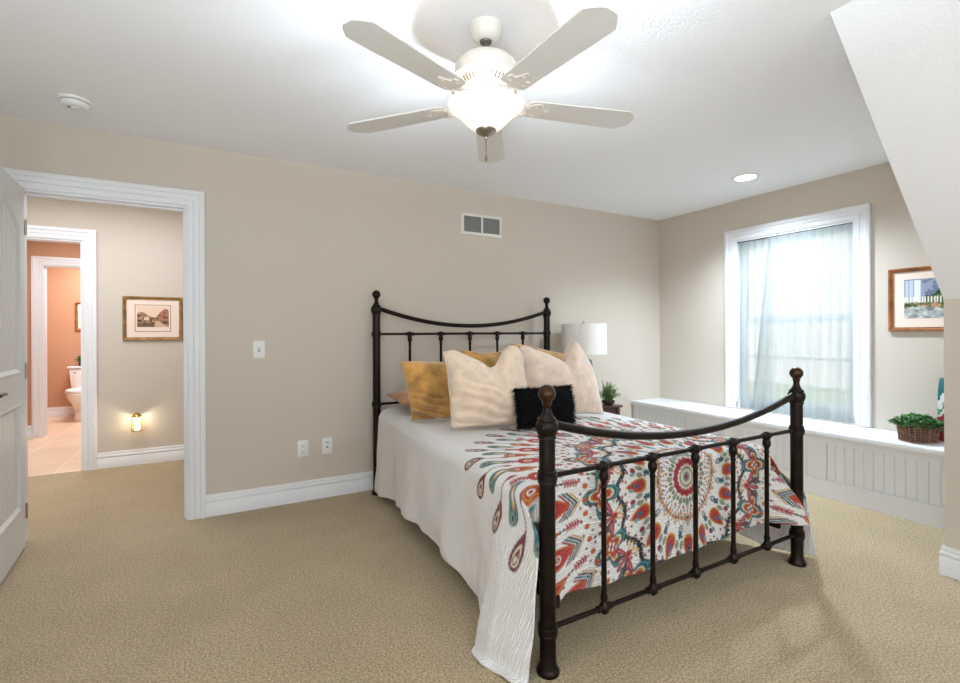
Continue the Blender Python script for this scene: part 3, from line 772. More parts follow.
    at = me.attributes.new('cloth', 'FLOAT_VECTOR', 'POINT'); at.data.foreach_set('vector', cl.ravel())
    me.materials.append(M['quilt'])
    bm = bmesh.new(); bm.from_mesh(me)
    bmesh.ops.remove_doubles(bm, verts=bm.verts, dist=.0004)
    bmesh.ops.recalc_face_normals(bm, faces=bm.faces)
    bm.to_mesh(me); bm.free()
    me.polygons.foreach_set('use_smooth', [True] * len(me.polygons))
    o = bpy.data.objects.new('quilt', me); C.objects.link(o)
    sd = o.modifiers.new('thickness', 'SOLIDIFY'); sd.thickness = .007; sd.offset = -1
    return tag(o, 'white quilt with a colourful round medallion print spread over the bed', 'quilt')
build_quilt()

# ------------------------------------------------------------------ pillows
def pillow_bm(w, h, t, top=None, tb=0.0, n=52, amp=.008, seed=0, wr=0.0, rt=0.0):
    bm = bmesh.new(); g = {}
    for side in (1, -1):
        for i in range(n + 1):
            for j in range(n + 1):
                s = -1 + 2 * i / n; q = -1 + 2 * j / n
                edge = i in (0, n) or j in (0, n)
                if edge and side == -1: continue
                ex = 1 - .055 * (1 - q * q); ez = 1 - .055 * (1 - s * s)
                x = w / 2 * s * ex; z = h / 2 * q * ez
                th = t / 2 * (max(0, (1 - s * s)) ** .55 * max(0, (1 - q * q)) ** .55)
                x *= 1 - tb * (1 - q) / 2 * (1 if s < 0 else .3)
                if s > 0: x -= w / 2 * rt * s * ((q + 1) / 2) ** 1.5
                if top:
                    up = max(0, (q + .35) / 1.35) ** 1.4
                    zz = np.interp(s, top[0], top[1]); z += zz * up
                    slope = (np.interp(s + .08, top[0], top[1]) - np.interp(s - .08, top[0], top[1])) / .16
                    curv = (np.interp(s + .16, top[0], top[1]) + np.interp(s - .16, top[0], top[1]) - 2 * zz)
                    th *= max(.25, 1 - 3.2 * max(0, curv) * up * 2)
                y = -side * th
                p = Vector((x + seed * 3.1, y + side, z))
                y -= lump(p, 7, amp) * (1 if not edge else 0) * side + lump(p, 22, amp * .4) * side * (0 if edge else 1)
                if wr and not edge and side == 1:
                    k = max(0, (.15 - q)) * max(0, 1 - abs(s + .35))
                    y -= wr * k * math.sin(26 * q + 7 * s + 3 * noise.noise(Vector((s * 2, q * 2, seed))))
                z += lump(p, 5, amp * .8); x += lump(p + Vector((9, 0, 0)), 5, amp * .8)
                g[(side, i, j)] = bm.verts.new((x, y, z + h / 2))
    G = lambda sd, i, j: g.get((sd, i, j)) or g[(1, i, j)]
    for side in (1, -1):
        for i in range(n):
            for j in range(n):
                bm.faces.new((G(side, i, j), G(side, i + 1, j), G(side, i + 1, j + 1), G(side, i, j + 1)))
    return bm
def pillow(name, label, cat, w, h, t, loc, rz, tilt, material, roll=0.0, **k):
    o = obj(name, pillow_bm(w, h, t, **k), material, None, angle=3.0)
    o.rotation_euler = (tilt, roll, rz); o.location = loc
    return tag(o, label, cat)
ZP = .668
pillow('pillow', 'rust brown pillow lying flat, only its corner showing behind the left mustard cushion', 'pillow', .62, .40, .13, (1.40, 3.03, ZP + .072), 0.0, -PI / 2 + .05, 'rust', seed=1)
TL = ([-1, -.75, -.2, .08, .22, .42, .62, .80, .92, 1], [-.050, -.035, -.085, -.135, -.125, -.045, 0, -.012, -.05, -.10])
TR = ([-1, -.8, -.3, .05, .16, .30, .46, .62, .80, 1], [-.060, -.045, -.085, -.145, -.140, -.050, 0, -.020, -.085, -.16])
pillow('cushion', 'mustard velvet cushion at the head end nearest the wall switch', 'cushion', .46, .385, .17, (1.200, 2.72, ZP + .006), -.30, -.30, 'mustard', tb=.30, seed=2, wr=.03, amp=.012)
pillow('cushion', 'mustard cushion peeping out between the two plush cushions at the back', 'cushion', .44, .42, .15, (1.745, 2.93, ZP + .012), -.10, -.26, 'mustard', seed=3, amp=.020)
pillow('cushion', 'mustard cushion standing behind the blush plush cushion by the lamp', 'cushion', .50, .485, .15, (2.035, 2.66, ZP + .008), -.18, -.26, 'mustard', top=([-1, -.4, 1], [0, -.01, -.10]), seed=4)
pillow('cushion', 'cream plush cushion with a chopped top, in front of the mustard velvet cushion', 'cushion', .53, .495, .25, (1.365, 2.345, ZP + .008), -.26, -.22, 'cream', top=TL, tb=.14, rt=.10, seed=5, wr=.026, amp=.016)
pillow('cushion', 'pale blush plush cushion with a chopped top, nearest the bedside lamp', 'cushion', .56, .515, .25, (1.955, 2.40, ZP + .008), -.22, -.22, 'pinkcream', top=TR, rt=.22, seed=6, amp=.012)
bk = pillow('cushion', 'small black shaggy cushion in front of the plush cushions', 'cushion', .38, .225, .11, (1.645, 2.195, ZP + .012), -.06, -.16, 'black', seed=7, amp=.006)
bm = bmesh.new(); R = random.Random(5)
for k in range(2600):
    s, q = R.uniform(-1, 1), R.uniform(-1, 1)
    if k % 3 == 0: 
        if R.random() < .5: s = math.copysign(R.uniform(.93, 1), s)
        else: q = R.uniform(.93, 1)
    th = .055 * (max(0, 1 - s * s) ** .55 * max(0, 1 - q * q) ** .55)
    p = Vector((.19 * s * .97, -th, .225 / 2 * (1 + q * .97)))
    d = Vector((s * .9 + R.gauss(0, .35), -.55 + R.gauss(0, .3), q * .5 - .25 + R.gauss(0, .35))).normalized()
    L = R.uniform(.018, .042); sd = d.orthogonal().normalized() * .0034
    e = p + d * L + Vector((0, 0, -.004))
    v = [bm.verts.new(p - sd), bm.verts.new(p + sd), bm.verts.new(e)]; bm.faces.new(v)
obj('shag_pile', bm, 'black', bk, smooth=False)

# ------------------------------------------------------------------ ceiling fan
FX, FY = .957, 1.670
fan = thing('ceiling_fan', 'white five blade ceiling fan with a lit frosted bowl', 'ceiling fan', (FX, FY, 2.05))
LF = lambda bm: loc_bm(bm, fan)
bm = bmesh.new(); lathe(bm, [(.069, H), (.069, H - .008), (.066, H - .022), (.058, H - .040), (.047, H - .052), (.034, H - .058), (.030, H - .059)], FX, FY, 32); obj('canopy', LF(bm), 'fan', fan)
bm = bmesh.new(); lathe(bm, [(.026, H - .057), (.022, H - .066), (.012, H - .070), (.012, 2.340), (.026, 2.337), (.028, 2.322)], FX, FY, 20); obj('downrod', LF(bm), 'chain', fan)
bm = bmesh.new(); lathe(bm, [(.026, 2.335), (.070, 2.330), (.104, 2.318), (.122, 2.300), (.128, 2.285), (.128, 2.252), (.132, 2.250), (.132, 2.243), (.124, 2.238), (.112, 2.226), (.092, 2.204), (.088, 2.200)], FX, FY, 40)
mh = obj('motor_housing', LF(bm), 'fan', fan)
bm = bmesh.new()
for k in range(44):
    a = 2 * PI * k / 44
    p0 = Vector((FX + .1125 * math.cos(a), FY + .1125 * math.sin(a), 2.2250)); p1 = Vector((FX + .0955 * math.cos(a), FY + .0955 * math.sin(a), 2.2065))
    tube(bm, [p0, p1], .0024, 6)
obj('vent_slot', LF(bm), 'fandark', mh)
bm = bmesh.new(); lathe(bm, [(.062, 2.2030), (.062, 2.1620), (.050, 2.1540), (.050, 2.1420)], FX, FY, 24); obj('switch_housing', LF(bm), 'fandark', fan)
bm = bmesh.new()
lathe(bm, [(.040, 2.0400), (.052, 2.0440), (.072, 2.0600), (.094, 2.0820), (.116, 2.1060), (.136, 2.1220), (.150, 2.1320), (.1545, 2.1420), (.1525, 2.1500), (.147, 2.1480), (.144, 2.1380), (.130, 2.1260), (.110, 2.1090), (.088, 2.0850), (.066, 2.0640), (.048, 2.0490), (.036, 2.0450)], FX, FY, 48)
obj('light_bowl', LF(bm), 'bowl', fan)
bm = bmesh.new(); lathe(bm, [(.0, 2.0480), (.040, 2.0460), (.043, 2.0380), (.040, 2.0320), (.028, 2.0240), (.014, 2.0170), (.008, 2.0120), (.0055, 2.0040), (0, 2.0020)], FX, FY, 24); obj('bowl_cap', LF(bm), 'steel', fan)
bm = bmesh.new(); tube(bm, [(FX, FY, 2.0060), (FX, FY, 1.9370)], .0016, 6)
for k in range(9): lathe(bm, [(0, 2.0000 - k * .007), (.0026, 1.9975 - k * .007), (0, 1.9950 - k * .007)], FX, FY, 8)
lathe(bm, [(0, 1.9400), (.005, 1.9340), (.0055, 1.9200), (0, 1.9120)], FX, FY, 12); obj('pull_chain', LF(bm), 'chain', fan)
bl0 = None
for k in range(5):
    a = math.radians(-86.5 + 72 * k)
    if bl0 is None:
        bm = bmesh.new()
        r0, r1, w0, w1, c = .175, .662, .057, .070, .045
        poly = [(r0, -w0 + .012), (r0 + .012, -w0), (r1 - c, -w1), (r1 - .010, -w1 + c - .012), (r1, -w1 + c + .004), (r1, w1 - c - .004), (r1 - .010, w1 - c + .012), (r1 - c, w1), (r0 + .012, w0), (r0, w0 - .012)]
        polyprism(bm, poly, lambda p, q, d: (p, q, d), -.003, .003)
        bl = obj('blade', bm, 'blade', fan, angle=.5)
        bm = bmesh.new()
        # scrolled bracket: hub tongue, two curling arms and a trefoil plate under the blade root
        plate = [(.165, -.012), (.180, -.030), (.200, -.044), (.222, -.050), (.236, -.040), (.232, -.026), (.246, -.014), (.270, -.008), (.276, 0), (.270, .008), (.246, .014), (.232, .026), (.236, .040), (.222, .050), (.200, .044), (.180, .030), (.165, .012)]
        polyprism(bm, plate, lambda p, q, d: (p, q, d), -.0085, -.0032)
        for sg in (-1, 1):
            tube(bm, [(.070, sg * .012, .030), (.105, sg * .030, .022), (.135, sg * .040, .002), (.160, sg * .034, -.010), (.176, sg * .016, -.009)], .0065, 8)
        tube(bm, [(.060, 0, .034), (.110, 0, .026), (.145, 0, .004), (.172, 0, -.006)], .010, 8)
        for q in ((.205, -.030), (.205, .030), (.252, 0)): lathe(bm, [(0, -.0125), (.0045, -.0115), (.0055, -.0085)], q[0], q[1], 8)
        iron = obj('blade_iron', bm, 'fan', bl)
        bl0 = bl
    else:
        bl = bl0.copy(); C.objects.link(bl)
        ir = iron.copy(); C.objects.link(ir); ir.parent = bl
    bl.location = (0, 0, 2.148 - 2.05)
    bl.rotation_mode = 'XYZ'
    bl.rotation_euler = (Matrix.Rotation(a, 3, 'Z') @ Matrix.Rotation(math.radians(-5), 3, 'X')).to_euler()
for k in range(3):
    a = 2 * PI * k / 3 + .4; bm = bmesh.new()
    lathe(bm, [(0, 2.087), (.014, 2.092), (.019, 2.104), (.014, 2.118), (.008, 2.124), (0, 2.125)], FX + .045 * math.cos(a), FY + .045 * math.sin(a), 12)
    obj('light_bulb', LF(bm), 'bulb', fan)
point_light('fan_bulb_light', (FX, FY, 2.136), 80, .05, (0.76, 0.885, 1.0))

# ------------------------------------------------------------------ ceiling and wall fittings
bm = bmesh.new(); RX, RY = 3.72, 2.30
lathe(bm, [(.100, H), (.100, H - .004), (.094, H - .007), (.078, H - .004), (.078, H)], RX, RY, 32)
rc = thing('recessed_light', 'round recessed ceiling light, switched on, above the window bench', 'ceiling light', (RX, RY, H))
obj('trim_ring', loc_bm(bm, rc), 'fan', rc)
bm = bmesh.new(); lathe(bm, [(0, H - .0045), (.05, H - .0042), (.078, H - .003)], RX, RY, 32); obj('lens', loc_bm(bm, rc), 'recess', rc)
sp = bpy.data.lights.new('alcove_spot', 'SPOT'); sp.energy = 220; sp.spot_size = math.radians(140); sp.spot_blend = 1.0; sp.shadow_soft_size = .07; sp.color = (.72, .86, 1.0)
so = bpy.data.objects.new('alcove_spot', sp); C.objects.link(so); so.location = (RX, RY, H - .012)
sp = sp.copy(); sp.energy = 16
so = bpy.data.objects.new('alcove_spot', sp); C.objects.link(so); so.location = (RX, 1.25, H - .012)   # fill spot added over the bench end, hidden behind the slope
sd = thing('smoke_detector', 'round white smoke detector on the ceiling above the doorway', 'smoke detector', (-.655, 3.235, H))
bm = bmesh.new(); lathe(bm, [(.072, H), (.072, H - .010), (.068, H - .014)], -.655, 3.235, 32); obj('mounting_plate', loc_bm(bm, sd), 'plastic', sd)
bm = bmesh.new(); lathe(bm, [(.058, H - .013), (.058, H - .018)], -.655, 3.235, 32); obj('vent_gap', loc_bm(bm, sd), 'darkhole', sd)
bm = bmesh.new(); lathe(bm, [(.064, H - .0175), (.063, H - .024), (.054, H - .036), (.038, H - .040), (.016, H - .040), (.014, H - .044), (0, H - .044)], -.655, 3.235, 32); obj('cover', loc_bm(bm, sd), 'plastic', sd)
bm = boxes([(-.685, -.673, 3.225, 3.235, H - .042, H - .036)]); obj('indicator', loc_bm(bm, sd), 'darkhole', sd)

vx0, vx1, vz0, vz1 = 1.836, 2.250, 2.068, 2.260
vent = thing('return_air_vent', 'white two section air vent grille high on the bed wall', 'air vent', ((vx0 + vx1) / 2, D, (vz0 + vz1) / 2))
vm = (vx0 + vx1) / 2
LVt = lambda bm: loc_bm(bm, vent)
obj('backing', LVt(boxes([(vx0 + .01, vx1 - .01, D - .004, D - .0005, vz0 + .01, vz1 - .01)])), 'ventback', vent)
bm = bmesh.new(); frame_sweep(bm, vx0 + .027, vx1 - .027, vz0 + .027, vz1 - .027, [(0, .003), (0, .013), (.006, .016), (.020, .013), (.027, .004), (.027, 0)], back_put)
box(bm, vm - .008, vm + .008, D - .014, D - .003, vz0 + .026, vz1 - .026); obj('vent_frame', LVt(bm), 'ventframe', vent)
for a, b in ((vx0 + .027, vm - .008), (vm + .008, vx1 - .027)):
    bm = bmesh.new()
    for k in range(14):
        zc = vz0 + .034 + k * (vz1 - vz0 - .068) / 13
        vs = box(bm, a, b, D - .012, D - .004, zc - .0012, zc + .0012)
        for v in vs:
            if v.co.y < D - .008: v.co.z -= .005
    obj('louvre_bank', LVt(bm), 'ventslat', vent)

def plate(name, x, z, label, cat):
    t = thing(name, label, cat, (x, D, z))
    obj('cover_plate', boxes([(-.037, .037, -.006, 0, -.060, .060)], bevel=.003), 'plastic', t)
    return t
t = plate('light_switch', .255, 1.108, 'white light switch on the wall beside the doorway casing', 'light switch')
bm = boxes([(-.005, .005, -.016, -.005, -.004, .012)], bevel=.002); obj('toggle', bm, 'plastic', t)
bm = boxes([(-.008, .008, -.0068, -.0055, -.016, .016)]); obj('toggle_slot', bm, 'ventslat', t)
t = plate('wall_outlet', .543, .380, 'white duplex wall outlet, the one nearer the doorway', 'outlet')
for z in (-.022, .022):
    bm = bmesh.new(); polyprism(bm, [(.017 * math.cos(q), z + .0145 * math.sin(q)) for q in [2 * PI * k / 20 for k in range(20)]], lambda a, b, d: (a, d, b), -.0085, -.005)
    rcp = obj('receptacle', bm, 'plastic', t)
    bm = boxes([(-.008, -.0055, -.0092, -.008, z - .004, z + .006), (.0055, .008, -.0092, -.008, z - .004, z + .006), (-.0025, .0025, -.0092, -.008, z - .011, z - .007)]); obj('slot', bm, 'darkhole', rcp)
t = plate('cable_jack', .714, .382, 'white cable wall jack, the one nearer the bed', 'wall jack')
bm = bmesh.new(); tube(bm, [(0, -.005, -.008), (0, -.016, -.008)], .0055, 12); obj('socket', bm, 'darkhole', t)
bm = boxes([(-.010, .010, -.0075, -.005, .018, .030)]); obj('jack_insert', bm, 'ventslat', t)

# ------------------------------------------------------------------ pictures
def fbm(x, y, seed, o=4):
    z = np.zeros_like(x); a = 1.0; f = 1.0
    r = np.random.default_rng(seed)
    for _ in range(o):
        for _k in range(3):
            th = r.uniform(0, 2 * PI); ph = r.uniform(0, 2 * PI); ff = f * r.uniform(.8, 1.3)
            z += a * np.sin(ff * (x * math.cos(th) + y * math.sin(th)) + ph + 1.3 * np.sin(ff * .7 * (x * math.sin(th) - y * math.cos(th))))
        a *= .55; f *= 2.1
    return z / 4
def art_autumn(x, y):   # x,y in 0..1, sepia autumn lane
    n = fbm(x * 7, y * 7, 1); n2 = fbm(x * 22, y * 22, 2)
    c = np.zeros(x.shape + (3,)); c[:] = L3(236, 208, 182)
    c = c * (1 - .12 * (1 - y[..., None]))
    top = .60 + .13 * np.sin(x * 8 + .5) + .06 * n + .14 * np.exp(-((x - .85) / .16) ** 2)
    m = y < top; c[m] = L3(150, 116, 92)
    c[m & (n2 > .25)] = L3(190, 150, 124); c[m & (n2 < -.35)] = L3(88, 66, 54); c[m & (x > .62) & (n2 > -.1)] = L3(178, 118, 98)
    g = y < .30 + .05 * n; c[g] = L3(120, 94, 74); c[g & (n2 > .3)] = L3(168, 138, 110); c[g & (n2 < -.4)] = L3(74, 58, 48)
    p = (y < .30) & (np.abs(x - .62 + (y - .3) * .5) < .06 + (.3 - y) * .5); c[p] = L3(206, 176, 146)
    b = (np.abs(x - .30) < .08) & (np.abs(y - .40) < .07); c[b] = L3(222, 198, 172)
    return c
def art_village(x, y):  # white house, picket fence, trees, lane
    n = fbm(x * 6, y * 6, 5); n2 = fbm(x * 26, y * 26, 6)
    c = np.zeros(x.shape + (3,)); c[:] = L3(112, 124, 148); c[(n > .2)] = L3(150, 160, 178); c[(n < -.45)] = L3(88, 96, 120)
    h = (x < .24) & (y > .42) & (y < .97); c[h] = L3(196, 204, 214); c[h & (np.mod(x * 16, 1) < .25)] = L3(128, 146, 170); c[h & (np.abs(x - .19) < .035)] = L3(232, 232, 232)
    r = (x > .60) & (y > .62) & (y < .95 - np.abs(x - .72) * 1.2); c[r] = L3(206, 150, 74)
    t = (x > .30) & (y < .66 + .10 * np.sin(x * 14) + .06 * n) & (y > .35); c[t] = L3(58, 82, 56); c[t & (n2 > .25)] = L3(98, 124, 62); c[t & (n2 < -.4)] = L3(34, 48, 42)
    w_ = (x > .62) & (y > .38) & (y < .58); c[w_ & (n2 > -.1)] = L3(186, 132, 112)
    f = (y > .36) & (y < .55) & (np.mod(x * 24, 1) < .55); c[f & (x < .62)] = L3(232, 228, 216)
    fl = (y > .25) & (y < .40 + .03 * n2); c[fl] = L3(110, 112, 66); c[fl & (n2 > .2)] = L3(196, 150, 120); c[fl & (n2 < -.3)] = L3(64, 72, 44)
    ln = y < .26 + .04 * np.sin(x * 7); c[ln] = L3(168, 172, 170); c[ln & (n2 > .3)] = L3(204, 206, 202); c[ln & (n2 < -.35)] = L3(124, 130, 128)
    c[(np.abs(y - .24 - .1 * (x - .5)) < .025) & (x > .55)] = L3(84, 96, 48)
    return c
def art_mesh(name, fn, put, w_, h_, parent, n=64):
    m = int(n * h_ / w_)
    X, Y = np.meshgrid(np.linspace(0, 1, n), np.linspace(0, 1, m), indexing='ij')
    c = fn(X, Y); vs = [put(w_ * X[i, j], h_ * Y[i, j]) for i in range(n) for j in range(m)]
    fs = [(i * m + j, (i + 1) * m + j, (i + 1) * m + j + 1, i * m + j + 1) for i in range(n - 1) for j in range(m - 1)]
    me = bpy.data.meshes.new(name); me.from_pydata(vs, [], fs)
    rg = np.ones((n * m, 4), np.float32); rg[:, :3] = c.reshape(-1, 3)
    at = me.attributes.new('print', 'FLOAT_COLOR', 'POINT'); at.data.foreach_set('color', rg.ravel())
    me.materials.append(M['art']); o = bpy.data.objects.new(name, me); C.objects.link(o); o.parent = parent
    return o
FR = [(-.002, .004), (0, .014), (.006, .012), (.012, .020), (.022, .024), (.027, .018), (.027, 0)]
px0, px1, pz0, pz1 = -.764, -.295, 1.160, 1.571
pic = thing('framed_picture', 'sepia autumn landscape in a gilt frame on the hall wall', 'picture', ((px0 + px1) / 2, HY, (pz0 + pz1) / 2))
LP = lambda bm: loc_bm(bm, pic)
bm = bmesh.new(); frame_sweep(bm, px0 + .027, px1 - .027, pz0 + .027, pz1 - .027, FR, lambda a, z, n: (a, HY - n, z)); obj('picture_frame', LP(bm), 'frame_gold', pic)
obj('mat_board', LP(boxes([(px0 + .02, px1 - .02, HY - .006, HY - .001, pz0 + .02, pz1 - .02)])), 'matboard', pic)
bm = bmesh.new(); frame_sweep(bm, -.668, -.395, 1.246, 1.490, [(0, .0062), (0, .0072), (.005, .0072), (.005, .0062)], lambda a, z, n: (a, HY - n, z)); obj('mat_line', LP(bm), 'frame_gold', pic)
ax, az = -.655 - pic.location.x, 1.285 - pic.location.z
art_mesh('artwork', art_autumn, lambda a, b: (ax + a, -.0068, az + b), .248, .195, pic)
qy0, qy1, qz0, qz1 = 1.025, 1.589, 1.217, 1.667
pic = thing('framed_picture', 'village painting in a brown frame, half hidden by the sloping wall', 'picture', (W, (qy0 + qy1) / 2, (qz0 + qz1) / 2))
bm = bmesh.new(); frame_sweep(bm, qy0 + .027, qy1 - .027, qz0 + .027, qz1 - .027, FR, lambda a, z, n: (W - n, a, z)); obj('picture_frame', LP(bm), 'frame_brown', pic)
obj('mat_board', LP(boxes([(W - .006, W - .001, qy0 + .02, qy1 - .02, qz0 + .02, qz1 - .02)])), 'matboard', pic)
ay, az = 1.500 - pic.location.y, 1.308 - pic.location.z
art_mesh('artwork', art_village, lambda a, b: (-.0068, ay - a, az + b), .385, .276, pic, 90)

# ------------------------------------------------------------------ curtain and rod
CX = W + .012
rod = thing('curtain_rod', 'thin dark tension rod across the top of the window', 'curtain rod', (CX, 2.2815, 2.064))
bm = bmesh.new(); tube(bm, [(CX, WY0 + .020, 2.064), (CX, WY1 - .020, 2.064)], .0055, 10); obj('rod', loc_bm(bm, rod), 'darkhole', rod)
for yy in (WY0 + .0195, WY1 - .0195):
    bm = bmesh.new(); tube(bm, [(CX, yy - .001, 2.064), (CX, yy + .001, 2.064)], .011, 14); tube(bm, [(CX, yy - .008, 2.064), (CX, yy + .008, 2.064)], .007, 12); obj('end_cap', loc_bm(bm, rod), 'darkhole', rod)
def curtain(label, ytl, ytr, ybl, ybr, xo, ph, nf, hem_left):
    """y grows towards the bed wall; l = edge nearer that wall"""
    t = thing('sheer_curtain', label, 'curtain', (CX, (ytl + ytr) / 2, .50))
    nu, nz = 150, 60; ztop, zbot = 2.0585, .497
    def P(u, v, off=0.0):
        y = (ytl + (ytr - ytl) * u) * (1 - v) + (ybl + (ybr - ybl) * u) * v
        amp = .0030 + .0035 * min(1, v * 3)
        x = CX + xo + off + amp * math.sin(2 * PI * nf * u + ph + .7 * math.sin(5 * u + 2 * v)) + .0015 * math.sin(31 * u + 3 * v + ph)
        return Vector((x, y, ztop + (zbot - ztop) * v)) - Vector(t.location)
    def sheet(name, u0, u1, v0, v1, m, off=0.0):
        bm = bmesh.new(); a = max(3, int(nu * (u1 - u0))); b = max(3, int(nz * (v1 - v0)))
        g = [[bm.verts.new(P(u0 + (u1 - u0) * i / a, v0 + (v1 - v0) * j / b, off)) for j in range(b + 1)] for i in range(a + 1)]
        for i in range(a):
            for j in range(b): bm.faces.new((g[i][j], g[i + 1][j], g[i + 1][j + 1], g[i][j + 1]))
        return obj(name, bm, m, t, angle=3)
    sheet('voile', 0, 1, 0, 1, 'sheer')
    sheet('rod_pocket', 0, 1, 0, .045, 'sheer', -.0022)
    sheet('bottom_hem', 0, 1, .955, 1, 'sheer', -.0015)
    if hem_left: sheet('side_hem', 0, hem_left, 0, 1, 'sheerhem', -.0018)
    else: sheet('side_hem', 0, .04, 0, 1, 'sheer', -.0018)
    return t
curtain('narrow white sheer curtain panel on the side of the window nearer the bed wall', 2.744, 2.425, 2.744, 2.45, .009, 0.4, 5, 0)
curtain('wide white sheer curtain panel covering most of the window', 2.462, 1.820, 2.615, 1.820, -.007, 1.7, 10, .045)

# ------------------------------------------------------------------ nightstand, lamp, plant
NX0, NX1, NY0, NY1, NZ = 2.765, 3.195, 3.15, 3.615, .560
ns = thing('nightstand', 'dark cherry wood nightstand between the bed and the window bench', 'nightstand', ((NX0 + NX1) / 2, (NY0 + NY1) / 2, 0))
LN = lambda bm: loc_bm(bm, ns)
obj('table_top', LN(boxes([(NX0 - .015, NX1 + .015, NY0 - .02, NY1, NZ - .022, NZ)], bevel=.005)), 'darkwood', ns)
for x in (NX0, NX1 - .04):
    for y in (NY0, NY1 - .045): obj('leg', LN(boxes([(x, x + .04, y, y + .04, 0, NZ - .022)], bevel=.003)), 'darkwood', ns)
obj('apron', LN(boxes([(NX0 + .006, NX0 + .02, NY0 + .04, NY1 - .045, .40, NZ - .022), (NX1 - .02, NX1 - .006, NY0 + .04, NY1 - .045, .40, NZ - .022), (NX0 + .04, NX1 - .04, NY1 - .02, NY1 - .006, .40, NZ - .022)])), 'darkwood', ns)
dr = obj('drawer', LN(boxes([(NX0 + .042, NX1 - .042, NY0 + .006, NY0 + .30, .415, NZ - .030)], bevel=.004)), 'darkwood', ns)
bm = bmesh.new(); tube(bm, [((NX0 + NX1) / 2, NY0 + .008, .475), ((NX0 + NX1) / 2, NY0 - .014, .475)], .010, 12); obj('knob', LN(bm), 'gold', dr)
obj('shelf', LN(boxes([(NX0 + .01, NX1 - .01, NY0 + .01, NY1 - .012, .16, .178)])), 'darkwood', ns)

TX, TY = 2.955, 3.36
lamp = thing('table_lamp', 'bedside lamp with a white drum shade and pale blue glass base', 'table lamp', (TX, TY, NZ))
LL = lambda bm: loc_bm(bm, lamp)
bm = bmesh.new(); lathe(bm, [(.080, NZ), (.080, NZ + .015), (.072, NZ + .020)], TX, TY, 28); obj('base', LL(bm), 'steel', lamp)
bm = bmesh.new(); lathe(bm, [(.050, NZ + .020), (.066, NZ + .04), (.074, NZ + .10), (.078, NZ + .25), (.078, NZ + .36), (.074, NZ + .395), (.055, NZ + .412), (.024, NZ + .420)], TX, TY, 32); obj('glass_body', LL(bm), 'blueglass', lamp)
bm = bmesh.new(); lathe(bm, [(.018, NZ + .415), (.016, NZ + .50), (.006, NZ + .52), (.006, 1.300)], TX, TY, 16); obj('stem', LL(bm), 'steel', lamp)
bm = bmesh.new(); lathe(bm, [(.203, 1.020), (.205, 1.020), (.203, 1.297), (.201, 1.297)], TX, TY, 56)
for k in range(3):
    a = 2 * PI * k / 3; tube(bm, [(TX, TY, 1.285), (TX + .201 * math.cos(a), TY + .201 * math.sin(a), 1.292)], .002, 6)
obj('lamp_shade', LL(bm), 'shade', lamp)
bm = bmesh.new(); lathe(bm, [(.004, 1.298), (.009, 1.304), (.009, 1.312), (.004, 1.320), (0, 1.321)], TX, TY, 12); obj('finial', LL(bm), 'steel', lamp)

def leaves(bm, c, d, L, wd, curl=.2):
    d = d.normalized(); s = d.cross(Vector((0, 0, 1)));
    if s.length < 1e-3: s = Vector((1, 0, 0))
    s.normalize(); n = s.cross(d)
    p = [c, c + d * L * .35 + s * wd, c + d * L - n * L * curl, c + d * L * .35 - s * wd]
    bm.faces.new([bm.verts.new(q) for q in p])
pt = thing('potted_plant', 'small spiky green plant in a dark pot on the nightstand', 'potted plant', (3.125, 3.225, NZ))
bm = bmesh.new(); lathe(bm, [(.040, 0), (.056, .02), (.058, .036), (.054, .038), (.050, .030), (0, .030)], 0, 0, 24); obj('pot', bm, 'pot', pt)
bm = bmesh.new(); R = random.Random(3)
for k in range(60):
    a = R.uniform(0, 2 * PI); tl = R.uniform(.05, .8); L = R.uniform(.10, .19)
    d = Vector((math.cos(a) * math.sin(tl), math.sin(a) * math.sin(tl), math.cos(tl)))
    p0 = Vector((R.gauss(0, .015), R.gauss(0, .015), .028))
    pts = [p0 + d * L * q + Vector((0, 0, -.06 * q * q * math.sin(tl))) for q in (0, .35, .7, 1)]
    tube(bm, pts, .0018, 5)
    for q in range(13):
        f = .2 + .8 * q / 12; c = p0 + d * L * f + Vector((0, 0, -.06 * f * f * math.sin(tl)))
        dv = (d + Vector((R.gauss(0, .8), R.gauss(0, .8), R.gauss(0, .6)))).normalized()
        leaves(bm, c, dv, R.uniform(.020, .034), .0042)
obj('foliage', bm, 'leafgrey', pt, smooth=False)

# ------------------------------------------------------------------ basket planter and patterned bag on the bench
ZL = .489
bk = thing('basket_planter', 'woven brown basket full of small leafy greenery on the window bench', 'planter', (4.060, 1.345, ZL), -.55)
bm = bmesh.new(); hx, hy, hh = .098, .074, .118
def rr_pt(a, f):   # rounded rectangle outline
    c, s = math.cos(a), math.sin(a); e = 4.0
    k = (abs(c) ** e + abs(s) ** e) ** (-1 / e); return (hx * f * c * k, hy * f * s * k)
for j in range(7):
    z = .008 + j * (hh - .016) / 6; f = .88 + .12 * z / hh
    pts = []
    for k in range(65):
        a = 2 * PI * k / 64; wv = .0035 * (1 if (k // 1 + j) % 2 else -1); x, y = rr_pt(a, f)
        l = math.hypot(x, y); pts.append((x * (1 + wv / l), y * (1 + wv / l), z))
    tube(bm, pts, .0055, 6)
obj('weave', bm, 'wicker', bk)
bm = bmesh.new()
for k in range(22):
    a = 2 * PI * k / 22; tube(bm, [(*rr_pt(a, .90), .002), (*rr_pt(a, 1.015), hh + .004)], .005, 6)
pts = [(*rr_pt(2 * PI * k / 48, 1.02), hh) for k in range(49)]; tube(bm, pts, .007, 8)
pts = [(*rr_pt(2 * PI * k / 48, .90), .006) for k in range(49)]; tube(bm, pts, .006, 8)
obj('ribs', bm, 'wicker', bk)
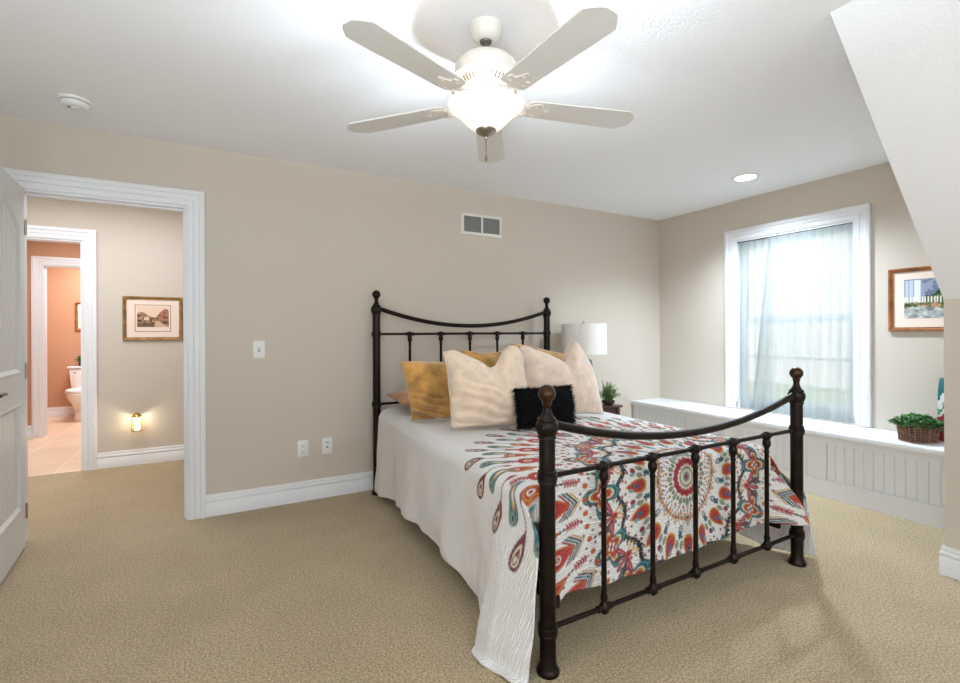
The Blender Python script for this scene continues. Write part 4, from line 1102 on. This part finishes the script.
bm = bmesh.new(); polyprism(bm, [rr_pt(2 * PI * k / 40, .90) for k in range(40)], lambda a, b, d: (a, b, d), .004, .095); obj('liner', bm, 'pot', bk)
bm = bmesh.new(); R = random.Random(8)
for k in range(1500):
    a = R.uniform(0, 2 * PI); f = R.random() ** .5 * 1.35; x, y = rr_pt(a, f)
    top = .178 - .055 * (f / 1.35) ** 2 + .018 * noise.noise(Vector((x * 18, y * 18, 1)))
    z = R.uniform(max(.098, top - .06), top)
    if f > 1.05: z = R.uniform(.105, top)
    dv = Vector((x * 5 + R.gauss(0, .6), y * 5 + R.gauss(0, .6), .5 + R.gauss(0, .5)))
    leaves(bm, Vector((x, y, z)), dv, R.uniform(.014, .026), .008)
obj('foliage', bm, 'leaf', bk, smooth=False)

def bag_mat():
    m = bpy.data.materials.new('teal_red_white_print'); m.use_nodes = True
    nt = m.node_tree; b = nt.nodes['Principled BSDF']; b.inputs['Roughness'].default_value = .5
    tc = nt.nodes.new('ShaderNodeTexCoord'); sx = nt.nodes.new('ShaderNodeSeparateXYZ'); nt.links.new(tc.outputs['Object'], sx.inputs[0])
    n = nt.nodes.new('ShaderNodeTexNoise'); n.inputs['Scale'].default_value = 26; n.inputs['Detail'].default_value = 2
    mp = nt.nodes.new('ShaderNodeMapping'); mp.inputs['Scale'].default_value = (1.6, 1.6, .6); nt.links.new(tc.outputs['Object'], mp.inputs[0]); nt.links.new(mp.outputs[0], n.inputs['Vector'])
    ad = nt.nodes.new('ShaderNodeMath'); ad.operation = 'MULTIPLY_ADD'; ad.inputs[1].default_value = .16
    sb = nt.nodes.new('ShaderNodeMath'); sb.operation = 'SUBTRACT'; sb.inputs[1].default_value = .5
    nt.links.new(n.outputs['Fac'], sb.inputs[0]); nt.links.new(sb.outputs[0], ad.inputs[0]); nt.links.new(sx.outputs['Z'], ad.inputs[2])
    dv = nt.nodes.new('ShaderNodeMath'); dv.operation = 'DIVIDE'; dv.inputs[1].default_value = .42; nt.links.new(ad.outputs[0], dv.inputs[0])
    r = nt.nodes.new('ShaderNodeValToRGB'); r.color_ramp.interpolation = 'CONSTANT'; e = r.color_ramp.elements
    e[0].position = 0; e[0].color = lin(150, 24, 40); e[1].position = .14; e[1].color = lin(40, 110, 80)
    for p, c in ((.22, (168, 36, 60)), (.40, (222, 224, 220)), (.47, (70, 140, 110)), (.52, (228, 230, 228)), (.68, (24, 104, 104)), (.95, (16, 84, 88))):
        q = e.new(p); q.color = lin(*c)
    nt.links.new(dv.outputs[0], r.inputs[0]); nt.links.new(r.outputs[0], b.inputs['Base Color'])
    return m
bg_ = thing('patterned_bag', 'tall white bag printed in teal and red beside the basket planter', 'bag', (4.238, 1.245, ZL), 0.0)
bm = bmesh.new()
rings = []
for z, sx_, sy_ in ((0, .046, .058), (.05, .048, .060), (.2, .047, .060), (.34, .036, .060), (.405, .012, .060), (.415, .006, .060)):
    sy_ *= .72; rings.append([(sx_, sy_, z), (sx_ * .8, 0, z), (sx_, -sy_, z), (0, -sy_ * .93, z), (-sx_, -sy_, z), (-sx_ * .8, 0, z), (-sx_, sy_, z), (0, sy_ * .93, z)])
skin_rings(bm, rings, caps=True); obj('bag_body', bm, bag_mat(), bg_, angle=.5)
bm = bmesh.new()
tube(bm, [(0, -.03, .412), (0, -.024, .435), (0, 0, .445), (0, .024, .435), (0, .03, .412)], .003, 8); obj('handle', bm, 'sheerhem', bg_)

# ------------------------------------------------------------------ hall night-light
nl = thing('night_light', 'lit plug-in night light with a gold top low on the hall wall', 'night light', (-.655, HY, .32))
bm = bmesh.new(); lathe(bm, [(0, .172), (.010, .170), (.020, .160), (.034, .148), (.040, .140), (.040, .134), (.0, .134)], 0, -.050, 20); obj('cap', bm, 'gold', nl)
bm = bmesh.new()
for sx_ in (-1, 1):
    for sy_ in (-1, 1): tube(bm, [(sx_ * .036, -.050 + sy_ * .030, .0), (sx_ * .036, -.050 + sy_ * .030, .137)], .0022, 6)
for z in (.002, .070):
    tube(bm, [(.036, -.08, z), (.036, -.02, z), (-.036, -.02, z), (-.036, -.08, z), (.036, -.08, z)], .0022, 6)
obj('wire_cage', bm, 'gold', nl)
bm = boxes([(-.026, .026, -.022, 0, .0, .060)], bevel=.004); obj('plug_body', bm, 'plastic', nl)
bm = bmesh.new(); lathe(bm, [(.012, .048), (.012, .065), (.017, .080), (.017, .098), (.010, .114), (0, .118)], 0, -.050, 16); lathe(bm, [(.014, .012), (.014, .048)], 0, -.050, 12); obj('bulb', bm, 'bulb', nl)
bm = boxes([(-.006, .006, -.05, -.02, .02, .032)]); obj('arm', bm, 'plastic', nl)
point_light('night_light_glow', (-.655, HY - .062, .32 + .105), 1.6, .012, (1.0, .90, .72))

# ------------------------------------------------------------------ toilet
to = thing('toilet', 'white porcelain toilet in the far terracotta bathroom', 'toilet', (-1.69, 8.80, 0))
bm = boxes([(-.215, .215, .165, .365, .40, .715)], bevel=.03)
for v in bm.verts:
    if v.co.z < .5: v.co.x *= .88
obj('tank', bm, 'ceramic', to)
obj('tank_lid', boxes([(-.228, .228, .150, .372, .715, .750)], bevel=.012), 'ceramic', to)
def oval(cx, cy, a, b, z, n=28): return [(cx + a * math.cos(2 * PI * k / n), cy + b * math.sin(2 * PI * k / n), z) for k in range(n)]
bm = bmesh.new(); skin_rings(bm, [oval(0, .02, .115, .24, 0), oval(0, .02, .110, .235, .03), oval(0, .04, .105, .21, .12), oval(0, 0, .130, .24, .22), oval(0, -.05, .178, .29, .32), oval(0, -.06, .188, .305, .385), oval(0, -.06, .180, .30, .395)], caps=True); obj('bowl', bm, 'ceramic', to)
bm = bmesh.new(); skin_rings(bm, [oval(0, -.055, .190, .300, .398), oval(0, -.055, .196, .306, .404), oval(0, -.055, .194, .304, .416)], caps=True); obj('seat', bm, 'plastic', to)
bm = bmesh.new(); skin_rings(bm, [oval(0, -.05, .190, .298, .420), oval(0, -.05, .192, .300, .428), oval(0, -.05, .178, .285, .440), oval(0, -.05, .10, .2, .444)], caps=True); obj('lid', bm, 'plastic', to)
bm = bmesh.new(); tube(bm, [(-.15, .152, .66), (-.15, .140, .66), (-.115, .136, .652)], .007, 8); obj('flush_lever', bm, 'steel', to)
pt = thing('potted_plant', 'small dark green plant standing on the toilet tank', 'potted plant', (-1.77, 9.06, .750))
bm = bmesh.new(); lathe(bm, [(.030, 0), (.038, .05), (.034, .05), (0, .045)], 0, 0, 16); obj('pot', bm, 'pot', pt)
bm = bmesh.new(); R = random.Random(12)
for k in range(160):
    d = Vector((R.gauss(0, .6), R.gauss(0, .6), 1)).normalized(); leaves(bm, Vector((0, 0, .04)) + d * R.uniform(.0, .09), d + Vector((R.gauss(0, .4), R.gauss(0, .4), 0)), .05, .012)
obj('foliage', bm, 'leaf', pt, smooth=False)
bp = thing('framed_picture', 'framed picture on the terracotta wall above the toilet', 'picture', (-1.60, 9.18, 1.49))
bm = bmesh.new(); frame_sweep(bm, -.235, .235, -.185, .185, FR, lambda a, z, n: (a, -n, z)); obj('picture_frame', bm, 'frame_brown', bp)
obj('mat_board', boxes([(-.245, .245, -.006, -.001, -.195, .195)]), 'matboard', bp)
